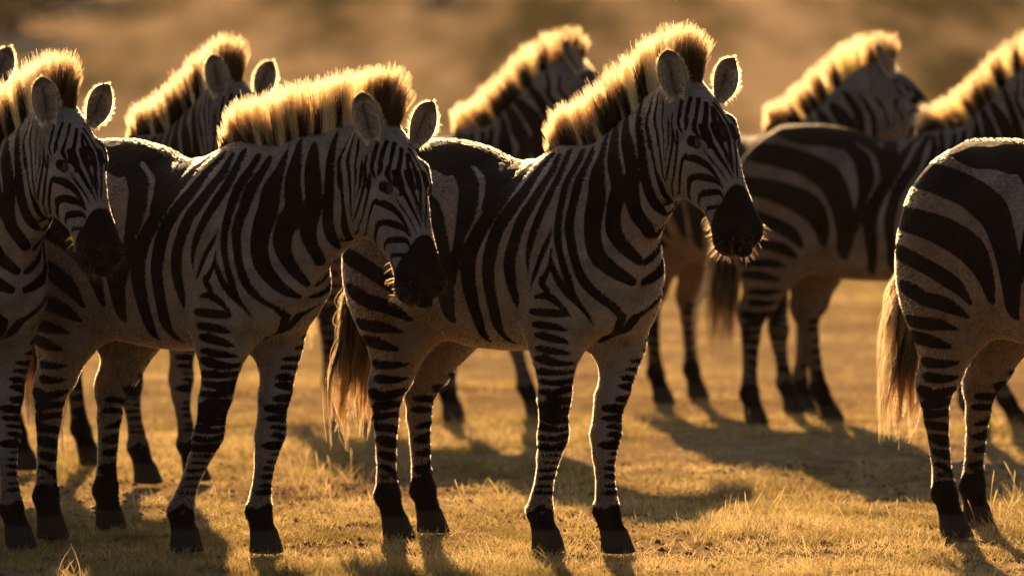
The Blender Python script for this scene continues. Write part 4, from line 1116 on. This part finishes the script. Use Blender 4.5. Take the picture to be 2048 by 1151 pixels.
# taller tussocks with bent stems, each one a plant of its own
TUFT_SPOTS = [(-0.702, 17.544, 70, 0.13, 'dense dry grass tuft with seed heads just right of the forelegs of the left zebra'), (-0.794, 17.978, 40, 0.16, 'tall thin grass tuft behind the left foreleg pair, left of the centre tail'), (-0.611, 18.09, 30, 0.12, 'small dry tuft below the hanging tail of the centre zebra'), (-0.646, 17.03, 45, 0.08, 'low green grass tuft on lit ground between the two front zebras'), (0.768, 15.826, 80, 0.12, 'broad green tuft with bent stems right of the centre zebra forelegs'), (0.646, 15.656, 60, 0.09, 'low green tuft between the centre forelegs and the bent stems'), (0.868, 16.0, 40, 0.11, 'thin dry tuft right of the broad green tuft'), (0.228, 16.088, 40, 0.06, 'small dark tuft between the forelegs of the centre zebra'), (-0.167, 17.03, 16, 0.09, 'sparse reddish stems right of the centre hind legs'), (-0.025, 17.232, 14, 0.07, 'few dry stems in the shade behind the centre zebra'), (1.652, 16.088, 90, 0.11, 'thick bright tuft right of the hind hooves of the right rump'), (1.621, 16.36, 50, 0.13, 'upright stems just right of the right rump hooves'), (1.79, 16.833, 50, 0.14, 'tall grass tuft at the right edge of the view'), (1.33, 16.452, 40, 0.06, 'low tuft left of the right rump hooves in shade'), (1.116, 16.088, 50, 0.07, 'dark low tuft in the shadow right of centre'), (0.964, 14.78, 50, 0.1, 'dry tuft at the bottom edge right of the centre forelegs'), (1.088, 15.009, 30, 0.08, 'thin tuft at the bottom edge in shadow right of centre'), (-2.045, 20.37, 50, 0.16, 'tall tuft behind the far left hind legs'), (-2.139, 20.659, 40, 0.18, 'tall grass tuft at the left edge behind the tail'), (-1.071, 17.03, 50, 0.07, 'low tuft between the forelegs of the left zebra'), (-1.204, 14.932, 60, 0.06, 'low tuft in the shadow at the bottom left'), (-0.163, 15.087, 40, 0.05, 'short dry tuft at the bottom below the centre hind hooves'), (1.173, 19.548, 40, 0.12, 'backlit tuft between the right middle zebra and its shadow'), (0.954, 20.088, 40, 0.12, 'backlit tuft in front of the hind hooves of the right middle zebra'), (1.311, 18.09, 30, 0.1, 'backlit thin tuft on the lit strip left of the right rump')]
def tussock(x0, y0, n, h, label, seed, green=0.3):
    r = np.random.default_rng(seed)
    a = r.normal(0, 0.035, (n, 2)) * (0.6 + n / 120)
    x, y = x0 + a[:, 0], y0 + a[:, 1]
    ln = h * r.uniform(0.25, 1.0, n) * np.exp(-(a ** 2).sum(1) / 0.02)
    pts, t = blades(r, x, y, ln, r.uniform(0.15, 0.9, n), 6)
    pale = np.repeat((r.uniform(0.2, 1, n) * (1 - green * 0.6))[:, None], 6, 1)
    z0 = float(ground_h(np.array([x0]), np.array([y0]))[0])
    o = make_strands('grass_tussock', pts - np.array([x0, y0, z0]), np.outer(r.uniform(0.0007, 0.0014, n), 1 - 0.85 * t ** 1.5), pale * 0.8, GRASS, None)
    o.location = (x0, y0, z0)
    o['label'] = label; o['category'] = 'grass tuft'; o['group'] = 'grass tufts rising from the short turf'
    # a few seed stems
    s = max(2, n // 14)
    i = r.choice(n, s)
    hs = h * r.uniform(0.9, 1.45, s)
    q, t2 = blades(r, x[i], y[i], hs, r.uniform(0.05, 0.5, s), 8)
    rr = np.outer(np.ones(s), np.interp(t2, [0, 0.70, 0.78, 0.9, 1.0], [0.0008, 0.0007, 0.0021, 0.0020, 0.0006]))
    make_strands('seed_stem', q - np.array([x0, y0, z0]), rr, np.full((s, 8), 0.55), GRASS, o)
for k, (x0, y0, n, h, lb) in enumerate(TUFT_SPOTS): tussock(x0, y0, n, h, lb, 300 + k)

# ------------------------------------------------------------------ far shrubs on the slope
def leaf_material(name, col):
    m, nt, N, L = new_mat(name)
    p = N['Principled BSDF']; p.inputs['Roughness'].default_value = 0.7
    oi = N.new('ShaderNodeTexNoise'); oi.inputs['Scale'].default_value = 1.3
    cr = N.new('ShaderNodeValToRGB'); e = cr.color_ramp.elements
    e[0].position = 0.3; e[0].color = (col[0] * 0.6, col[1] * 0.6, col[2] * 0.6, 1); e[1].position = 0.7; e[1].color = (col[0] * 1.4, col[1] * 1.4, col[2] * 1.4, 1)
    g = N.new('ShaderNodeNewGeometry'); L.new(g.outputs['Position'], oi.inputs['Vector'])
    L.new(oi.outputs['Fac'], cr.inputs['Fac']); L.new(cr.outputs['Color'], p.inputs['Base Color'])
    t = N.new('ShaderNodeBsdfTranslucent'); L.new(cr.outputs['Color'], t.inputs[0])
    mx = N.new('ShaderNodeMixShader'); mx.inputs[0].default_value = 0.45
    L.new(p.outputs[0], mx.inputs[1]); L.new(t.outputs[0], mx.inputs[2]); L.new(mx.outputs[0], N['Material Output'].inputs['Surface'])
    return m
LEAF = leaf_material('shrub_leaf', (0.05, 0.042, 0.018))
BARK, _nt, _N, _L = new_mat('shrub_bark'); _N['Principled BSDF'].inputs['Base Color'].default_value = (0.07, 0.045, 0.03, 1)
def shrub(x0, y0, w, h, label, seed):
    r = np.random.default_rng(seed)
    z0 = float(ground_h(np.array([x0]), np.array([y0]))[0])
    root = bpy.data.objects.new('shrub', None); S.collection.objects.link(root); root.location = (x0, y0, z0)
    root['label'] = label; root['category'] = 'shrub'; root['group'] = 'shrubs on the far slope'
    nc = 26
    c = r.normal(0, 1, (nc, 3)); c /= np.linalg.norm(c, axis=1)[:, None]
    c *= r.uniform(0.35, 1, nc)[:, None] ** 0.5
    c = c * np.array([w / 2 * 0.8, w / 2 * 0.8, h * 0.36]) + np.array([0, 0, h * 0.56])
    n = 1500
    i = r.integers(0, nc, n)
    p = c[i] + r.normal(0, 1, (n, 3)) * np.array([w, w, h]) * 0.12
    p[:, 2] = np.maximum(p[:, 2], 0.05)
    s = w * 0.022 * r.uniform(0.6, 1.5, n)
    u = r.normal(0, 1, (n, 3)); u /= np.linalg.norm(u, axis=1)[:, None]
    v = np.cross(u, r.normal(0, 1, (n, 3))); v /= np.linalg.norm(v, axis=1)[:, None]
    u *= s[:, None] * 1.6; v *= s[:, None]
    V = np.stack([p - u, p - v * 0.7, p + u, p + v * 0.7], 1).reshape(-1, 3)
    make_mesh('crown', V, np.arange(4 * n).reshape(-1, 4), LEAF, root, False)
    # stems
    V, F = [], []
    for k in range(6):
        b = r.uniform(-0.08, 0.08, 2) * w; e = c[r.integers(0, nc)]
        pp = np.array([[b[0], b[1], -0.1], [(b[0] + e[0]) / 2, (b[1] + e[1]) / 2, e[2] * 0.5], e])
        for q, rad in zip(pp, (0.028 * w, 0.018 * w, 0.006 * w)):
            for a in range(6): V.append(q + np.array([math.cos(a * math.pi / 3) * rad, math.sin(a * math.pi / 3) * rad, 0]))
        o = k * 18
        for l in range(2):
            for a in range(6): F.append((o + l * 6 + a, o + l * 6 + (a + 1) % 6, o + l * 6 + 6 + (a + 1) % 6, o + l * 6 + 6 + a))
    make_mesh('stem', np.array(V), np.array(F), BARK, root)
for k, (x0, y0, w, h, lb) in enumerate([(-11.6, 112, 3.6, 2.0, 'dark spreading bush blurred at the top left, behind the leftmost zebra'), (-11.29, 124, 3.6, 1.5, 'wide dark bush blurred above the ears of the left-edge zebra'), (-11.14, 140, 3.4, 1.2, 'low bush blurred above the back-left zebra, right of the dark ones'), (-12.07, 104, 3.2, 2.0, 'dark bush cut by the left edge of the view'), (-6.0, 150, 3.0, 0.7, 'low blurred scrub on the slope above the mane of the lowered head'), (-1.8, 120, 1.7, 0.8, 'small round bush blurred above the most blurred zebra'), (-4.14, 170, 2.0, 0.7, 'pale distant scrub high on the slope left of centre'), (3.53, 150, 3.0, 0.6, 'faint low scrub high on the slope above the centre zebra'), (12.04, 132, 2.6, 1.1, 'olive bush blurred at the top right above the neck of the right zebra'), (13.47, 126, 2.4, 1.3, 'olive bush cut by the right edge of the view'), (10.91, 170, 2.8, 0.7, 'low distant scrub on the slope above the turned right zebra')]): shrub(x0, y0, w, h, lb, 500 + k)

# ------------------------------------------------------------------ the herd
FURN = 120000
HAZE_DENSITY = 0.00010
K0 = [(0, 0, 0), (0, 0, 0), (0, -2, 0), (0, -4, 0)]
def legs(rf, lf, rh, lh, kf=(0.3, 0.3), kh=(0.5, 0.5), ef=(0.02, 0.02)):
    """Hoof shifts from the resting stance; knees and hocks follow by the given share."""
    P = {}
    for nm, (dx, dy), k, e in (('rf', rf, kf[0], ef[0]), ('lf', lf, kf[1], ef[1])):
        P[nm] = [(0, dx, dy), (.13, dx * 0.88, dy * 0.88), (.37, dx * k, dy * 0.55), (.66, e, 0), (.85, 0, 0)]
    for nm, (dx, dy), k in (('rh', rh, kh[0]), ('lh', lh, kh[1])):
        P[nm] = [(0, dx, dy), (.13, dx * 0.85, dy * 0.9), (.47, dx * k, dy * 0.55), (.72, dx * k * 0.35, dy * 0.2), (.92, 0, 0)]
    return P
NEAR = dict(h=0.0085, mane_n=15000, tail_n=2600)
MID = dict(h=0.011, mane_n=9000, tail_n=1600, mane=0.95)
FAR = dict(h=0.014, mane_n=6500, tail_n=1300, mane=0.9)

zebra('sharp zebra with head held level and whiskered muzzle rim-lit, standing right of the lowered-head zebra', (-0.0585, 15.686, 0), 50,
      dict(neck=K0, rf=[(0, -.132, .052), (.13, -.11, .045), (.37, -.04, .03), (.66, .02, 0), (.85, 0, 0)], lf=[(0, .049, -.069), (.13, .045, -.065), (.37, .01, -.05), (.66, .04, 0), (.85, 0, 0)],
           rh=[(0, .073, -.042), (.13, .06, -.04), (.47, .045, -.02), (.7, .02, 0), (.85, 0, 0)], lh=[(0, -.017, -.085), (.47, -.05, -.06), (.7, 0, -.02), (.95, 0, 0)]),
      0, warp=0.002, fur=FURN, **NEAR)
zebra("sharp zebra with lowered head, its dark muzzle in front of the next zebra's flank", (-1.121, 15.686, 0), 50,
      dict(neck=[(9, 4, 0), (7, 4, 0), (5, 4, 0), (-15, -14, 0)], **legs((-.196, -.024), (.008, -.117), (.021, -.105), (-.07, -.066), kf=(.25, .4), ef=(.02, -.02))), 40, warp=0.015, ears=((0.24, 0.42, -0.10), (0.52, -0.34, 0.06)), fur=FURN, **NEAR)
zebra("zebra cut by the left edge, its head and chest in front of another zebra's rump", (-2.02, 15.90, 0), 50,
      dict(neck=[(1, 0, 0), (1, 0, 0), (1, 0, 0), (0, -4, 0)], **legs((0, 0), (.122, -.062), (0, 0), (0, 0))), 80, warp=0.012, scale=0.96, fur=FURN // 2, **NEAR)
zebra('zebra at the right edge showing only its rump, hind legs and glowing tail', (1.782, 15.765, 0), 52,
      dict(neck=K0, **legs((0, 0), (0, 0), (.10, -.062), (-.11, -.024), kh=(.3, .4))), 120, warp=0.010, fur=FURN // 2, **NEAR)
zebra('blurred zebra side-on behind the near rump, its head cut off by the right edge', (1.525, 20.93, 0), 33,
      dict(neck=[(-4, 0, 0), (-4, 0, 0), (-3, -2, 0), (2, -4, 0)], **legs((.20, -.05), (.22, .015), (-.057, -.066), (.137, .021))), 160, warp=0.012, **FAR)
zebra("blurred zebra turned away to the right, one bright-edged ear, neck above another's dark back", (1.0, 22.25, 0), 50,
      dict(neck=[(-4, 8, 0), (-4, 9, 0), (-3, 9, 0), (2, 12, 0)], **legs((.1, 0), (.0, -.1), (.06, 0), (-.03, .04))), 200, warp=0.014, **FAR)
zebra("most blurred zebra, neck and turned head rising between the two sharp zebras' manes", (-0.45, 21.75, 0), 42,
      dict(neck=[(-5, 6, 0), (-5, 7, 0), (-3, 7, 0), (2, 8, 0)], **legs((-.03, -.10), (.15, .0), (.10, -.08), (-.05, 0.0))), 240, warp=0.014, **FAR)
zebra('zebra behind the lowered-head zebra at left, both ears up, body hidden by nearer ones', (-1.64, 18.55, 0), 50,
      dict(neck=[(0, 0, 0), (0, 0, 0), (0, -3, 0), (0, -4, 0)], **legs((.15, -.05), (.17, -.10), (.2, -.05), (.2, 0))), 280, warp=0.012, **MID)
zebra('zebra almost wholly outside the left edge, only an ear tip in view', (-2.57, 17.906, 0), 50,
      dict(neck=K0, **legs((0, 0), (0, 0), (0, 0), (0, 0))), 320, warp=0.012, scale=1.03, **MID)

# turf standing up round the hooves of the front row
def hoof_turf():
    r = np.random.default_rng(9)
    X, Y = [], []
    for hx, hy in HOOVES:
        if hy > 17.6: continue
        n = 170
        a = r.uniform(0, 2 * np.pi, n); d = r.uniform(0.045, 0.13, n)
        X.append(hx + np.cos(a) * d); Y.append(hy + np.sin(a) * d)
    x, y = np.concatenate(X), np.concatenate(Y)
    pts, t = blades(r, x, y, r.uniform(0.012, 0.048, len(x)), r.uniform(0.2, 1.2, len(x)))
    o = make_strands('grass', pts, np.outer(r.uniform(0.0007, 0.0015, len(x)), 1 - 0.85 * t ** 1.5), np.repeat(r.uniform(0.1, 0.9, len(x))[:, None], 4, 1), GRASS, None)
    o['kind'] = 'stuff'
hoof_turf()

# ------------------------------------------------------------------ the dusty evening air
def haze():
    V = np.array([(x, y, z) for x in (-720, 720) for y in (-8, 640) for z in (-3, 75)], float)
    F = np.array([(0, 1, 3, 2), (4, 6, 7, 5), (0, 4, 5, 1), (2, 3, 7, 6), (0, 2, 6, 4), (1, 5, 7, 3)])
    m, nt, N, L = new_mat('dusty_air')
    N.remove(N['Principled BSDF'])
    v = N.new('ShaderNodeVolumePrincipled')
    v.inputs['Color'].default_value = (0.92, 0.80, 0.62, 1); v.inputs['Density'].default_value = HAZE_DENSITY; v.inputs['Anisotropy'].default_value = 0.45
    L.new(v.outputs[0], N['Material Output'].inputs['Volume'])
    o = make_mesh('haze', V, F, m, None, False)
    o['kind'] = 'stuff'
if HAZE_DENSITY > 0: haze()
